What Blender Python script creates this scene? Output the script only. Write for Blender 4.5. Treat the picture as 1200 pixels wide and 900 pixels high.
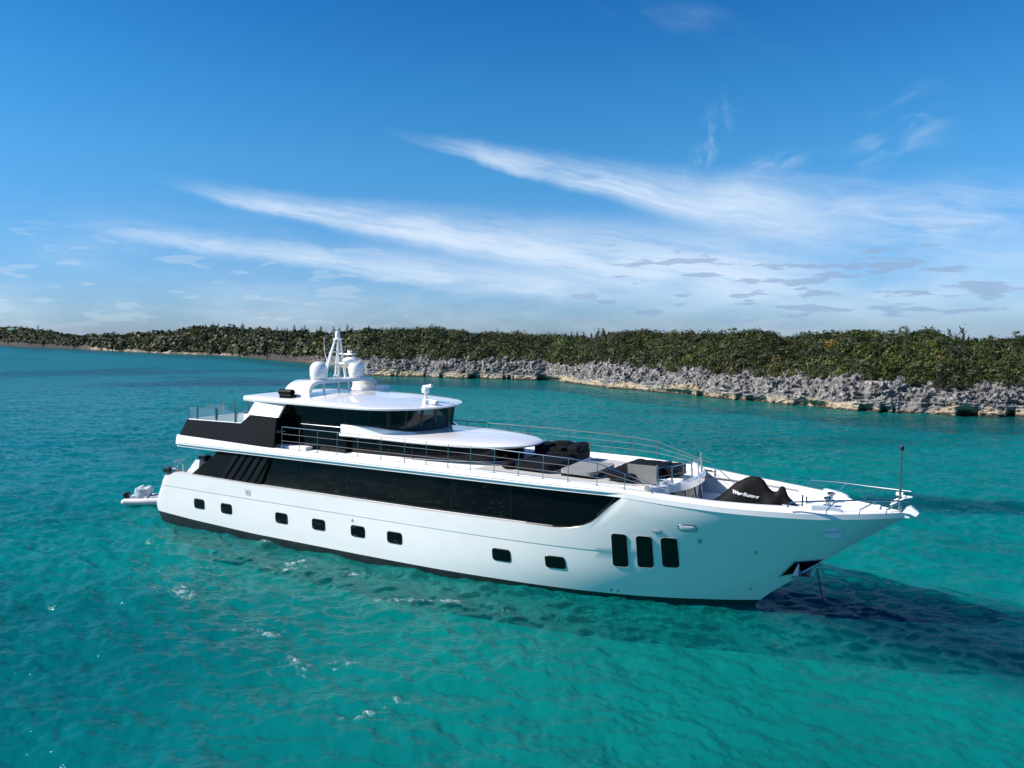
import bpy, bmesh, math, random
import numpy as np
from mathutils import Vector, Matrix

random.seed(7); RNG = np.random.default_rng(11)
R = math.radians
for o in list(bpy.data.objects): bpy.data.objects.remove(o)
sc = bpy.context.scene
COL = sc.collection

# ------------------------------------------------------------------ camera
cam_d = bpy.data.cameras.new('camera'); cam = bpy.data.objects.new('camera', cam_d); COL.objects.link(cam)
cam_d.sensor_width = 36.0; cam_d.lens = 870.0/1200.0*36.0; cam_d.clip_start = 0.3; cam_d.clip_end = 30000
CAM_H = 11.0
cam.location = (0, 0, CAM_H); cam.rotation_euler = (R(90)-math.atan(58/870), 0, 0)
sc.camera = cam
# ------------------------------------------------------------------ exposure
sc.view_settings.view_transform = 'Standard'; sc.view_settings.look = 'None'
sc.view_settings.exposure = EXPO = 0.56; sc.view_settings.gamma = 1.0
# ------------------------------------------------------------------ light
SUN_EL = 41.0; L_ANG = 10.0          # light travels towards world azimuth L_ANG (0 = +X)
lx, ly = math.cos(R(L_ANG)), math.sin(R(L_ANG))
sd = bpy.data.lights.new('sun', 'SUN'); sd.energy = 5.0; sd.angle = R(0.55); sd.color = (1.0, 0.94, 0.86)
so = bpy.data.objects.new('sun', sd); COL.objects.link(so)
so.rotation_euler = Vector((lx*math.cos(R(SUN_EL)), ly*math.cos(R(SUN_EL)), -math.sin(R(SUN_EL)))).to_track_quat('-Z', 'Y').to_euler()

# ------------------------------------------------------------------ node helper
class NT:
    def __init__(s, tree): s.t = tree; s.N = tree.nodes; s.L = tree.links; s.N.clear()
    def n(s, typ, **kw):
        nd = s.N.new(typ)
        for k, v in kw.items():
            if k.startswith('i_'): 
                key = k[2:]; key = int(key) if key.isdigit() else key.replace('_', ' ')
                s.put(nd.inputs[key], v)
            else: setattr(nd, k, v)
        return nd
    def put(s, sock, v):
        if isinstance(v, bpy.types.NodeSocket): s.L.new(v, sock)
        else: sock.default_value = v
    def m(s, op, a, b=0.0, c=0.0, clamp=False):
        nd = s.N.new('ShaderNodeMath'); nd.operation = op; nd.use_clamp = clamp
        s.put(nd.inputs[0], a); s.put(nd.inputs[1], b)
        if op in ('MULTIPLY_ADD', 'SMOOTH_MIN', 'COMPARE'): s.put(nd.inputs[2], c)
        return nd.outputs[0]
    def ss(s, x, a, b, lo=0.0, hi=1.0):
        nd = s.N.new('ShaderNodeMapRange'); nd.interpolation_type = 'SMOOTHSTEP'
        s.put(nd.inputs[0], x); s.put(nd.inputs[1], a); s.put(nd.inputs[2], b); s.put(nd.inputs[3], lo); s.put(nd.inputs[4], hi)
        return nd.outputs[0]
    def mix(s, f, a, b):
        nd = s.N.new('ShaderNodeMix'); nd.data_type = 'RGBA'
        s.put(nd.inputs[0], f); s.put(nd.inputs[6], a); s.put(nd.inputs[7], b); return nd.outputs[2]
    def noise(s, vec, scale, detail=4, rough=0.55, dist=0.0, dim='3D'):
        nd = s.N.new('ShaderNodeTexNoise'); nd.noise_dimensions = dim
        s.put(nd.inputs['Vector'], vec); nd.inputs['Scale'].default_value = scale
        nd.inputs['Detail'].default_value = detail; nd.inputs['Roughness'].default_value = rough; nd.inputs['Distortion'].default_value = dist
        return nd.outputs[0]
    def comb(s, x, y, z):
        nd = s.N.new('ShaderNodeCombineXYZ'); s.put(nd.inputs[0], x); s.put(nd.inputs[1], y); s.put(nd.inputs[2], z); return nd.outputs[0]

# ------------------------------------------------------------------ world: Nishita sky with cirrus placed by direction
w = bpy.data.worlds.new('World'); sc.world = w; w.use_nodes = True
T = NT(w.node_tree)
sky = T.n('ShaderNodeTexSky', sky_type='NISHITA', sun_disc=False, sun_elevation=R(SUN_EL), sun_rotation=math.atan2(-lx, -ly) % (2*math.pi),
          altitude=0, air_density=1.0, dust_density=0.25, ozone_density=2.6)
tc = T.n('ShaderNodeTexCoord')
sep = T.n('ShaderNodeSeparateXYZ'); T.L.new(tc.outputs['Generated'], sep.inputs[0])
X, Y, Z = sep.outputs
Zc = T.m('MAXIMUM', Z, 0.004); T.L.new(T.comb(X, Y, Zc), sky.inputs['Vector'])
az = T.m('MULTIPLY', T.m('ARCTAN2', X, Y), 57.29578)
el = T.m('MULTIPLY', T.m('ARCSINE', Zc), 57.29578)
pos = T.comb(T.m('MULTIPLY', az, 0.1), T.m('MULTIPLY', el, 0.1), 0.0)
wob = T.m('SUBTRACT', T.noise(pos, 1.6, 4, 0.6), 0.5)
def azel(px, py):
    v = Vector(((px-600)/870, 1, 0)); 
    p = math.atan(58/870); d = Vector(((px-600)/870, math.cos(p)+(450-py)/870*math.sin(p), -math.sin(p)+(450-py)/870*math.cos(p))).normalized()
    return math.degrees(math.atan2(d.x, d.y)), math.degrees(math.asin(d.z))
def streak(p0, p1, w0, w1, dens, ns=2.2, stretch=7.0, fade=0.25, seed=0.0, lo=0.3, hi=0.72, skew=1.0, rot=0.0):
    """one band of cirrus from p0 to p1; a sharp lower-left rim and a soft upper rim (skew)"""
    a0, e0 = azel(*p0); a1, e1 = azel(*p1); dx, dy = a1-a0, e1-e0; Ls = math.hypot(dx, dy); ux, uy = dx/Ls, dy/Ls
    ra = T.m('SUBTRACT', az, a0); re = T.m('SUBTRACT', el, e0)
    t = T.m('DIVIDE', T.m('ADD', T.m('MULTIPLY', ra, ux), T.m('MULTIPLY', re, uy)), Ls)
    d = T.m('ADD', T.m('SUBTRACT', T.m('MULTIPLY', re, ux), T.m('MULTIPLY', ra, uy)), T.m('MULTIPLY', wob, 1.3))
    wd = T.m('MULTIPLY_ADD', t, (w1-w0), w0)
    wd = T.m('MAXIMUM', wd, 0.05)
    q = T.m('DIVIDE', d, wd)
    up = T.ss(q, 0.0, 1.0*skew, 1.0, 0.0); dn = T.ss(q, -1.0/skew, 0.0, 0.0, 1.0)
    band = T.m('MULTIPLY', up, dn)
    ends = T.m('MULTIPLY', T.ss(t, 0.0, fade, 0, 1), T.ss(t, 1.0-fade, 1.0, 1, 0))
    cr, sr = math.cos(R(rot)), math.sin(R(rot))
    aa = T.m('MULTIPLY', t, Ls); 
    a2 = T.m('ADD', T.m('MULTIPLY', aa, cr), T.m('MULTIPLY', d, sr)); d2 = T.m('SUBTRACT', T.m('MULTIPLY', d, cr), T.m('MULTIPLY', aa, sr))
    tex = T.noise(T.comb(T.m('MULTIPLY', a2, 0.1/stretch*2), T.m('MULTIPLY', d2, 0.1), seed), ns*3, 6, 0.52, 0.4)
    fib = T.noise(T.comb(T.m('MULTIPLY', a2, .022), T.m('MULTIPLY', d2, .42), seed+3), 7.0, 5, .6, .3)
    tex = T.m('MULTIPLY', T.ss(tex, lo, hi), T.ss(fib, .2, .62, .62, 1.08))
    return T.m('MULTIPLY', T.m('MULTIPLY', band, ends), T.m('MULTIPLY', tex, dens))
def over(a, b): return T.m('SUBTRACT', 1.0, T.m('MULTIPLY', T.m('SUBTRACT', 1.0, a), T.m('SUBTRACT', 1.0, b)))
cl = streak((170, 212), (1010, 350), 0.5, 4.2, .95, skew=1.5, seed=1.1, lo=.02, hi=.62, fade=.2, stretch=10)
cl = over(cl, streak((60, 258), (760, 352), 0.7, 2.3, .75, seed=4.3, lo=.15, hi=.7, fade=.18, skew=1.3, stretch=9))
cl = over(cl, streak((440, 150), (1080, 292), 0.35, 3.4, .85, skew=1.5, seed=7.7, lo=.02, hi=.66, fade=.3, stretch=10))
cl = over(cl, streak((700, 225), (1500, 275), 2.5, 5.0, .62, seed=9.2, lo=.25, hi=.7, fade=.3, stretch=9))
cl = over(cl, streak((520, 330), (1700, 340), 2.0, 4.0, .50, seed=3.2, lo=.2, hi=.75, fade=.3))
cl = over(cl, streak((795, 235), (865, 100), 1.0, 1.6, .32, ns=3.2, stretch=3, seed=2.4, lo=.40, hi=.8, fade=.35, rot=35))
cl = over(cl, streak((980, 195), (1130, 110), 2.2, 3.0, .36, ns=3.2, stretch=6, seed=6.1, lo=.38, hi=.8, fade=.35, rot=-12))
cl = over(cl, streak((850, 205), (960, 178), 1.1, 1.1, .38, ns=3, stretch=5, seed=5.5, lo=.36, hi=.78, fade=.4, rot=8))
cl = over(cl, streak((640, -30), (980, 62), 1.6, 1.2, .10, ns=2.4, stretch=9, seed=8.8, lo=.40, hi=.8, fade=.35))
# faint veil low over the horizon + a general scatter elsewhere in the sky
veil = T.m('MULTIPLY', T.ss(el, 12.0, 0.5, 0, 1), T.ss(T.noise(T.comb(T.m('MULTIPLY', az, .05), T.m('MULTIPLY', el, .16), 3.0), 2.2, 6, .6), .35, .75, 0.04, .38))
cl = over(cl, veil)
# small flat cumulus near the horizon: grey undersides to the right, white to the left
cu = T.noise(T.comb(T.m('MULTIPLY', az, .085), T.m('MULTIPLY', el, .42), 9.0), 3.4, 5, .5)
cum = T.m('MULTIPLY', T.ss(cu, .56, .63), T.m('MULTIPLY', T.ss(el, 8.5, 5.0), T.ss(el, 0.1, 1.2)))
cumR = T.m('MULTIPLY', cum, T.ss(az, -6.0, 10.0)); cumL = T.m('MULTIPLY', cum, T.ss(az, 0.0, -12.0))
hs = T.n('ShaderNodeHueSaturation', i_Saturation=1.22, i_Value=1.0, i_Fac=1.0); T.L.new(sky.outputs[0], hs.inputs['Color'])
tint = T.n('ShaderNodeMix', data_type='RGBA', blend_type='MULTIPLY'); T.put(tint.inputs[0], 1.0)
T.L.new(hs.outputs[0], tint.inputs[6]); 
rmp = T.n('ShaderNodeValToRGB'); T.L.new(T.m('DIVIDE', el, 30.0), rmp.inputs[0]); cr_ = rmp.color_ramp
for k_, (p_, c_) in enumerate([(.0, (.40, .60, 1.16)), (.22, (.46, .80, 1.14)), (.42, (.46, 1.0, 1.22)), (.58, (.36, 1.0, 1.24)), (.8, (.21, .84, 1.20)), (1.0, (.17, .76, 1.14))]):
    e_ = cr_.elements[k_] if k_ < 2 else cr_.elements.new(p_)
    e_.position = p_; e_.color = (*c_, 1)
T.L.new(rmp.outputs[0], tint.inputs[7])
c1 = T.mix(T.m('MULTIPLY', cl, .90), tint.outputs[2], (6.4, 7.5, 8.9, 1))
c2 = T.mix(T.m('MULTIPLY', cumR, .70), c1, (2.6, 3.8, 5.7, 1))
c3 = T.mix(T.m('MULTIPLY', cumL, .28), c2, (5.8, 6.8, 8.0, 1))
bg = T.n('ShaderNodeBackground', i_Strength=0.078); T.L.new(c3, bg.inputs[0])
wo = T.n('ShaderNodeOutputWorld'); T.L.new(bg.outputs[0], wo.inputs[0])

# ------------------------------------------------------------------ materials
def mat(name, color, rough=0.5, metal=0.0, spec=0.5, coat=0.0, noise=0.0, nscale=3.0, bump=0.0, bscale=20.0, coatr=0.05):
    m = bpy.data.materials.new(name); m.use_nodes = True; t = NT(m.node_tree)
    p = t.n('ShaderNodeBsdfPrincipled'); o = t.n('ShaderNodeOutputMaterial'); t.L.new(p.outputs[0], o.inputs[0])
    tcn = t.n('ShaderNodeTexCoord')
    c = (*color, 1)
    if noise > 0:
        f = t.noise(tcn.outputs['Object'], nscale, 5, .6)
        t.put(p.inputs['Base Color'], t.mix(t.ss(f, .3, .7), tuple(x*(1-noise) for x in color)+(1,), tuple(min(1, x*(1+noise)) for x in color)+(1,)))
    else: p.inputs['Base Color'].default_value = c
    p.inputs['Roughness'].default_value = rough; p.inputs['Metallic'].default_value = metal
    p.inputs['Specular IOR Level'].default_value = spec; p.inputs['Coat Weight'].default_value = coat; p.inputs['Coat Roughness'].default_value = coatr
    if bump > 0:
        b = t.n('ShaderNodeBump', i_Strength=bump, i_Distance=0.02); t.L.new(t.noise(tcn.outputs['Object'], bscale, 4, .6), b.inputs['Height']); t.L.new(b.outputs[0], p.inputs['Normal'])
    return m
M_WHITE = mat('white_gelcoat', (.82, .80, .78), .28, coat=1.0, noise=.02, nscale=.7, bump=.10, bscale=.8)
M_WHITE.node_tree.nodes['Principled BSDF'].inputs['Coat IOR'].default_value = 1.8
M_DECKW = mat('white_nonskid', (.76, .76, .75), .6, noise=.03, nscale=2.0, bump=.2, bscale=60)
M_BOOT = mat('black_bottom_paint', (.012, .014, .017), .45, noise=.4, nscale=1.5, bump=.2, bscale=6)
M_BLACK = mat('satin_black_paint', (.0038, .0046, .0052), .5, spec=.14, noise=.15, nscale=.8)
M_GLASS = mat('black_glass', (.002, .0025, .003), .05, spec=.28, bump=.03, bscale=.8)
M_FRAME = mat('black_frame', (.006, .006, .007), .3)
M_STEEL = mat('polished_steel', (.46, .47, .48), .16, metal=1.0, noise=.05)
M_STEELD = mat('dull_steel', (.30, .32, .33), .3, metal=1.0, noise=.1)
M_WIRE = mat('dull_wire', (.22, .23, .24), .5, spec=.3)
M_LEDGE = mat('grey_ledge', (.42, .43, .43), .55, noise=.05)
M_GREYP = mat('grey_trim', (.25, .26, .27), .4, noise=.1)
M_DECK = mat('pale_deck', (.44, .42, .40), .7, noise=.07, nscale=4, bump=.2, bscale=30)
M_FABB = mat('black_cover_fabric', (.0035, .0035, .0045), .7, spec=.2, noise=.35, nscale=3, bump=1.0, bscale=7)
M_FABG = mat('grey_cushion_fabric', (.21, .21, .21), .85, noise=.06, nscale=5, bump=.4, bscale=12)
M_SCREEN = mat('grey_mesh_panel', (.14, .145, .14), .8, noise=.05)
M_RUB = mat('pale_hypalon', (.62, .58, .58), .5, noise=.05, bump=.1, bscale=8)
M_COVER = mat('grey_canvas', (.40, .46, .50), .7, noise=.12, nscale=3, bump=.8, bscale=4)
M_DARKP = mat('dark_plastic', (.01, .01, .012), .3)
M_FAIR = mat('brushed_fairlead', (.60, .60, .62), .35, metal=.35)
M_LETTER = mat('white_lettering', (.75, .75, .75), .5)
M_BLUEG = mat('dark_blue_glass', (.008, .014, .034), .08, spec=.25)
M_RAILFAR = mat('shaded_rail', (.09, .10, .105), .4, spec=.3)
# clear tinted glass (thin): see through, with a reflection
def clear_glass(name, tint, refl=.1):
    m = bpy.data.materials.new(name); m.use_nodes = True; t = NT(m.node_tree)
    tr = t.n('ShaderNodeBsdfTransparent'); tr.inputs[0].default_value = (*tint, 1)
    gl = t.n('ShaderNodeBsdfGlossy'); gl.inputs['Roughness'].default_value = .02
    fr = t.n('ShaderNodeLayerWeight'); fr.inputs['Blend'].default_value = .25
    mx = t.n('ShaderNodeMixShader'); t.put(mx.inputs[0], t.m('MULTIPLY_ADD', fr.outputs['Fresnel'], .8, .03)); t.L.new(tr.outputs[0], mx.inputs[1]); t.L.new(gl.outputs[0], mx.inputs[2])
    o = t.n('ShaderNodeOutputMaterial'); t.L.new(mx.outputs[0], o.inputs[0]); return m
M_CLEAR = clear_glass('clear_rail_glass', (.78, .92, .90))
M_TINT = clear_glass('tinted_bridge_glass', (.34, .50, .50))

# ------------------------------------------------------------------ mesh helpers
def mesh_obj(name, verts, faces, mats, parent=None, smooth=False, mi=None, autosmooth=None):
    me = bpy.data.meshes.new(name)
    me.from_pydata([tuple(map(float, v)) for v in verts], [], [tuple(f) for f in faces]); me.update()
    ms = mats if isinstance(mats, (list, tuple)) else [mats]
    for m in ms: me.materials.append(m)
    if mi is not None:
        me.polygons.foreach_set('material_index', mi)
    o = bpy.data.objects.new(name, me); COL.objects.link(o)
    if smooth:
        me.polygons.foreach_set('use_smooth', [True]*len(me.polygons))
        if autosmooth:
            bm = bmesh.new(); bm.from_mesh(me)
            for e in bm.edges:
                if len(e.link_faces) == 2 and e.calc_face_angle(0) > R(autosmooth): e.smooth = False
            bm.to_mesh(me); bm.free()
    if parent is not None: o.parent = parent
    return o
class MB:
    def __init__(s): s.v = []; s.f = []
    def add(s, v, f):
        k = len(s.v); s.v += [tuple(x) for x in v]; s.f += [tuple(i+k for i in q) for q in f]; return s
    def box(s, x0, x1, y0, y1, z0, z1, ch=0.0):
        if ch <= 0:
            v = [(x0, y0, z0), (x1, y0, z0), (x1, y1, z0), (x0, y1, z0), (x0, y0, z1), (x1, y0, z1), (x1, y1, z1), (x0, y1, z1)]
            return s.add(v, [(3, 2, 1, 0), (4, 5, 6, 7), (0, 1, 5, 4), (1, 2, 6, 5), (2, 3, 7, 6), (3, 0, 4, 7)])
        bm = bmesh.new(); bmesh.ops.create_cube(bm, size=1)
        for v in bm.verts: v.co = Vector(((x0+x1)/2+v.co.x*(x1-x0), (y0+y1)/2+v.co.y*(y1-y0), (z0+z1)/2+v.co.z*(z1-z0)))
        bmesh.ops.bevel(bm, geom=bm.edges[:], offset=ch, segments=3, affect='EDGES', profile=.6)
        bm.verts.index_update(); r = s.add([v.co[:] for v in bm.verts], [[v.index for v in f.verts] for f in bm.faces]); bm.free(); return r
    def tube(s, pts, r, n=8, r2=None, caps=True):
        pts = [Vector(p) for p in pts]; rings = []; N = len(pts)
        for i, p in enumerate(pts):
            d = (pts[min(i+1, N-1)]-pts[max(i-1, 0)]).normalized()
            a = Vector((0, 0, 1)) if abs(d.z) < .9 else Vector((1, 0, 0))
            u = d.cross(a).normalized(); v = d.cross(u).normalized()
            rr = r if r2 is None else r+(r2-r)*i/(N-1)
            rings.append([p+u*rr*math.cos(2*math.pi*k/n)+v*rr*math.sin(2*math.pi*k/n) for k in range(n)])
        V = [q[:] for g in rings for q in g]; F = [(i*n+k, i*n+(k+1) % n, (i+1)*n+(k+1) % n, (i+1)*n+k) for i in range(N-1) for k in range(n)]
        if caps: F += [tuple(range(n))[::-1], tuple((N-1)*n+k for k in range(n))]
        return s.add(V, F)
    def lathe(s, prof, c=(0, 0, 0), n=20, sx=1, sy=1):
        V = []; F = []
        for r, z in prof:
            for k in range(n): V.append((c[0]+sx*r*math.cos(2*math.pi*k/n), c[1]+sy*r*math.sin(2*math.pi*k/n), c[2]+z))
        m = len(prof)
        for i in range(m-1):
            for k in range(n): F.append((i*n+k, i*n+(k+1) % n, (i+1)*n+(k+1) % n, (i+1)*n+k))
        F += [tuple(range(n))[::-1], tuple((m-1)*n+k for k in range(n))]
        return s.add(V, F)
    def grid(s, P, close=False):
        h = len(P); w_ = len(P[0]); V = [p for row in P for p in row]
        F = [(i*w_+j, i*w_+j+1, (i+1)*w_+j+1, (i+1)*w_+j) for i in range(h-1) for j in range(w_-1)]
        if close: F += [(i*w_+w_-1, i*w_, (i+1)*w_, (i+1)*w_+w_-1) for i in range(h-1)]
        return s.add(V, F)
    def prism(s, poly, axis, a, b):
        """poly: 2D points; extruded along axis between a and b"""
        def P(p, t): return {0: (t, p[0], p[1]), 1: (p[0], t, p[1]), 2: (p[0], p[1], t)}[axis]
        n = len(poly); V = [P(p, a) for p in poly]+[P(p, b) for p in poly]
        return s.add(V, [tuple(range(n))[::-1], tuple(range(n, 2*n))]+[(i, (i+1) % n, n+(i+1) % n, n+i) for i in range(n)])
    def build(s, name, m, parent=None, smooth=False, auto=40):
        o = mesh_obj(name, s.v, s.f, m, parent, smooth, None, auto if smooth else None)
        bm = bmesh.new(); bm.from_mesh(o.data); bmesh.ops.recalc_face_normals(bm, faces=bm.faces); bm.to_mesh(o.data); bm.free()
        return o
def tag(o, label=None, cat=None, group=None, kind=None):
    if label: o['label'] = label
    if cat: o['category'] = cat
    if group: o['group'] = group
    if kind: o['kind'] = kind
    return o
def empty(name, loc, rz=0, **kw):
    o = bpy.data.objects.new(name, None); COL.objects.link(o); o.location = loc; o.rotation_euler = (0, 0, rz); o.empty_display_size = .3
    return tag(o, **kw)
def interp(x, xs, ys): return float(np.interp(x, xs, ys))

# numpy gradient noise -------------------------------------------------------
_perm = np.random.default_rng(3).permutation(256).astype(np.int64); _perm = np.concatenate([_perm]*3)
_g3 = np.random.default_rng(4).normal(size=(256, 3)); _g3 /= np.linalg.norm(_g3, axis=1)[:, None]
def pn(x, y, z=0.0):
    x, y, z = np.broadcast_arrays(np.asarray(x, float), np.asarray(y, float), np.asarray(z, float))
    xi, yi, zi = np.floor(x).astype(np.int64), np.floor(y).astype(np.int64), np.floor(z).astype(np.int64)
    xf, yf, zf = x-xi, y-yi, z-zi; u, v, w_ = [t*t*t*(t*(t*6-15)+10) for t in (xf, yf, zf)]
    res = 0
    for dx in (0, 1):
        for dy in (0, 1):
            for dz in (0, 1):
                h = _perm[(_perm[(_perm[(xi+dx) & 255]+yi+dy) & 255]+zi+dz) & 255]; g = _g3[h]
                d = g[..., 0]*(xf-dx)+g[..., 1]*(yf-dy)+g[..., 2]*(zf-dz)
                res = res+d*(u if dx else 1-u)*(v if dy else 1-v)*(w_ if dz else 1-w_)
    return res*1.6
def fbm(x, y, z=0.0, o=4, g=.5, ridged=False):
    a = 1; s_ = 0; t = 0
    for k in range(o):
        q = pn(x*2**k+17*k, y*2**k-9*k, np.asarray(z)*2**k+5*k)
        if ridged: q = 1-2*np.abs(q)
        s_ = s_+a*q; t += a; a *= g
    return s_/t
def big_mesh(name, V, F, mats, smooth=True):
    me = bpy.data.meshes.new(name); V = np.asarray(V, np.float32); F = np.asarray(F, np.int32)
    me.vertices.add(len(V)); me.vertices.foreach_set('co', V.ravel())
    k = F.shape[1]; me.loops.add(F.size); me.loops.foreach_set('vertex_index', F.ravel())
    me.polygons.add(len(F)); me.polygons.foreach_set('loop_start', np.arange(0, F.size, k, dtype=np.int32)); me.polygons.foreach_set('loop_total', np.full(len(F), k, np.int32))
    me.polygons.foreach_set('use_smooth', np.full(len(F), smooth))
    for m in mats: me.materials.append(m)
    me.update(calc_edges=True); o = bpy.data.objects.new(name, me); COL.objects.link(o); return o
def attr(o, name, arr, typ='FLOAT_COLOR', dom='POINT'):
    a = o.data.attributes.new(name, typ, dom); arr = np.asarray(arr, np.float32)
    a.data.foreach_set('color' if 'COLOR' in typ else 'value', arr.ravel())

# ------------------------------------------------------------------ yacht frame (placement only)
YO = np.array([-19.708, 46.952]); YR = R(-30)
def y2w(x, y): return YO[0]+math.cos(YR)*x-math.sin(YR)*y, YO[1]+math.sin(YR)*x+math.cos(YR)*y
def w2y(X_, Y_):
    dx, dy = X_-YO[0], Y_-YO[1]; return math.cos(YR)*dx+math.sin(YR)*dy, -math.sin(YR)*dx+math.cos(YR)*dy
def sea_at(px, py):     # distances of the seabed, shade and glint patches from the survey bearings
    d = Vector(((px-600)/870, math.cos(math.atan(58/870))+(450-py)/870*math.sin(math.atan(58/870)), -math.sin(math.atan(58/870))+(450-py)/870*math.cos(math.atan(58/870))))
    k = -CAM_H/d.z; return d.x*k, d.y*k

# ================================================================== WATER
def wave_tile(N, L, wind, seed, lmin, lmax, p=3.6):
    r = np.random.default_rng(seed); k = np.fft.fftfreq(N, L/N)*2*np.pi; KX, KY = np.meshgrid(k, k); K = np.hypot(KX, KY); K[0, 0] = 1
    ang = np.arctan2(KY, KX)-wind; sp = K**(-p/1.0)*(np.abs(np.cos(ang))**2*.85+.15)
    sp *= np.exp(-(2*np.pi/K/lmax)**4)*np.exp(-(lmin/(2*np.pi/K))**2); sp[0, 0] = 0
    h = np.fft.ifft2(np.sqrt(sp)*(r.normal(size=(N, N))+1j*r.normal(size=(N, N)))).real
    return h/h.std()
def sample(tile, L, x, y):
    N = tile.shape[0]; u = (x/L % 1)*N; v = (y/L % 1)*N; i = np.floor(u).astype(int) % N; j = np.floor(v).astype(int) % N; fu = u-np.floor(u); fv = v-np.floor(v)
    i2, j2 = (i+1) % N, (j+1) % N
    return tile[j, i]*(1-fu)*(1-fv)+tile[j, i2]*fu*(1-fv)+tile[j2, i]*(1-fu)*fv+tile[j2, i2]*fu*fv
azs = np.concatenate([np.linspace(-44, 44, 1000), np.linspace(44, 316, 90)[1:-1]]); azs = np.radians(azs)
rs = np.concatenate([[.5, 2, 4, 6, 8, 10], np.geomspace(11.5, 320, 760), np.geomspace(330, 1500, 50)])
AZ, RR = np.meshgrid(azs, rs); WX = np.sin(AZ)*RR; WY = np.cos(AZ)*RR
t1 = wave_tile(512, 71.0, R(70), 5, .55, 10.0, 2.3); t2 = wave_tile(512, 23.0, R(55), 6, .22, 2.2, 1.9); t3 = wave_tile(256, 131.0, R(80), 9, 4, 26, 2.2)
cA, sA = math.cos(.5), math.sin(.5)
fade = 1/(1+(RR/170)**3)
H1 = sample(t1, 71.0, WX, WY); H2 = sample(t2, 23.0, WX*cA-WY*sA, WX*sA+WY*cA); H3 = sample(t3, 131., WX, WY)
patch = .65+.7*np.clip(fbm(WX/28, WY/40, 2.2, 3)+.5, 0, 1.2)
LX, LY = w2y(WX, WY)
# a calmer lee on the port side, right against the hull nothing special
HH = (.070*H1*patch+.017*H2*patch/(1+(RR/60)**2)+.035*H3)*fade
HH = np.where(RR > 900, 0, HH)
V = np.stack([WX, WY, HH], -1).reshape(-1, 3); nr, nc = AZ.shape
i = np.arange(nr-1)[:, None]*nc; j = np.arange(nc)[None]; j2 = (j+1) % nc
F = np.stack([i+j, i+j2, i+nc+j2, i+nc+j], -1).reshape(-1, 4)[:, ::-1]
# seabed colour, with the bow's shadow on the water painted in
def smooth(x, a, b): t = np.clip((x-a)/(b-a), 0, 1); return t*t*(3-2*t)
def ell(px, py, rx, ry, ang=0.0, soft=.6, jit=1.0):
    cx, cy = sea_at(px, py); c, s_ = math.cos(ang), math.sin(ang); dx, dy = WX-cx, WY-cy
    d = np.hypot((dx*c+dy*s_)/rx, (-dx*s_+dy*c)/ry)+.35*jit*fbm(WX/7, WY/7, 1.3, 4)
    return smooth(d, 1+soft*.5, 1-soft*.5)
SAND = np.array([.001, .150, .137]); MID = np.array([.0008, .099, .108]); DEEP = np.array([.001, .06, .085]); GRASS_SHADE = np.array([.001, .027, .043]); SHAL = np.array([.006, .21, .175])
n1 = np.clip(.5+.9*fbm(WX/36+3, WY/52, 0, 4), 0, 1); n2 = np.clip(.5+.9*fbm(WX/9, WY/12, 5, 4), 0, 1)
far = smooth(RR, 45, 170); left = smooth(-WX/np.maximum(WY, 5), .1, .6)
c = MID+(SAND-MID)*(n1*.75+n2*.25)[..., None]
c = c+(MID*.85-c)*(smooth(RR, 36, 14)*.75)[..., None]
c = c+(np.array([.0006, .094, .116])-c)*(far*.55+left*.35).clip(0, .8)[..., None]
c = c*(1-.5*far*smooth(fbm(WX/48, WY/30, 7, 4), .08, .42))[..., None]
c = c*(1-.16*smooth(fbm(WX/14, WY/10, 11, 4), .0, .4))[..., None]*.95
bright = ell(560, 470, 60, 26, .0, 1.2)*.5+ell(740, 820, 12, 6, 0, 1.3)*.5+ell(330, 650, 12, 7, -.4, 1.2)*.5+ell(1000, 530, 40, 14, 0, 1.3)*.35
c = c+(SHAL*.8-c)*(bright*.55).clip(0, 1)[..., None]
for args, k in [((300, 449, 34, 10, .12, .8), .8), ((90, 437, 40, 16, .1, .9), .6), ((340, 434, 28, 9, 0, .8), .45), ((1105, 592, 8.0, 2.4, -.25, .9), .75), ((1085, 722, 11.5, 3.0, -.48, 1.1), .65), ((1190, 760, 6, 3.4, -.45, .9), .9),  # seagrass beds; the dark patches off the bow are painted hull shadow
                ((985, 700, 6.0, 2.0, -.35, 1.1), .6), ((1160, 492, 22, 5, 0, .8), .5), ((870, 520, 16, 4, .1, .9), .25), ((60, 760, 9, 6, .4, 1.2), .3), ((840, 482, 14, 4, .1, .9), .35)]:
    e = ell(*args)*k; c = c+(GRASS_SHADE-c)*e[..., None]
# ------ coast tables (bearing -> distance, heights), used by the shore shallows and the island
PX = np.array([-700, -300, -100, 0, 30, 80, 140, 200, 260, 290, 340, 385, 410, 430, 500, 560, 640, 717, 760, 800, 947, 1000, 1100, 1200, 1500, 2000, 2600])
YW = np.array([402.5, 403, 404, 405, 407, 409, 412, 415, 417, 419, 424, 428, 434, 440, 442, 444, 446, 455, 459, 463, 477, 482, 487, 489, 490, 484, 476])
PT = np.array([-700, 0, 60, 100, 130, 200, 290, 380, 410, 430, 500, 640, 667, 717, 767, 800, 900, 1000, 1100, 1200, 2600])
YT = np.array([399, 400, 403, 404.5, 408, 412, 413.5, 416, 416, 418, 421, 423, 427, 426, 432, 435, 441, 443, 455, 451, 450])
PS = np.array([-700, 0, 30, 60, 93, 130, 160, 190, 220, 260, 300, 350, 400, 450, 510, 560, 600, 640, 660, 700, 740, 760, 800, 850, 890, 920, 960, 1000, 1030, 1055, 1087, 1108, 1150, 1200, 1400, 2600])
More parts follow.
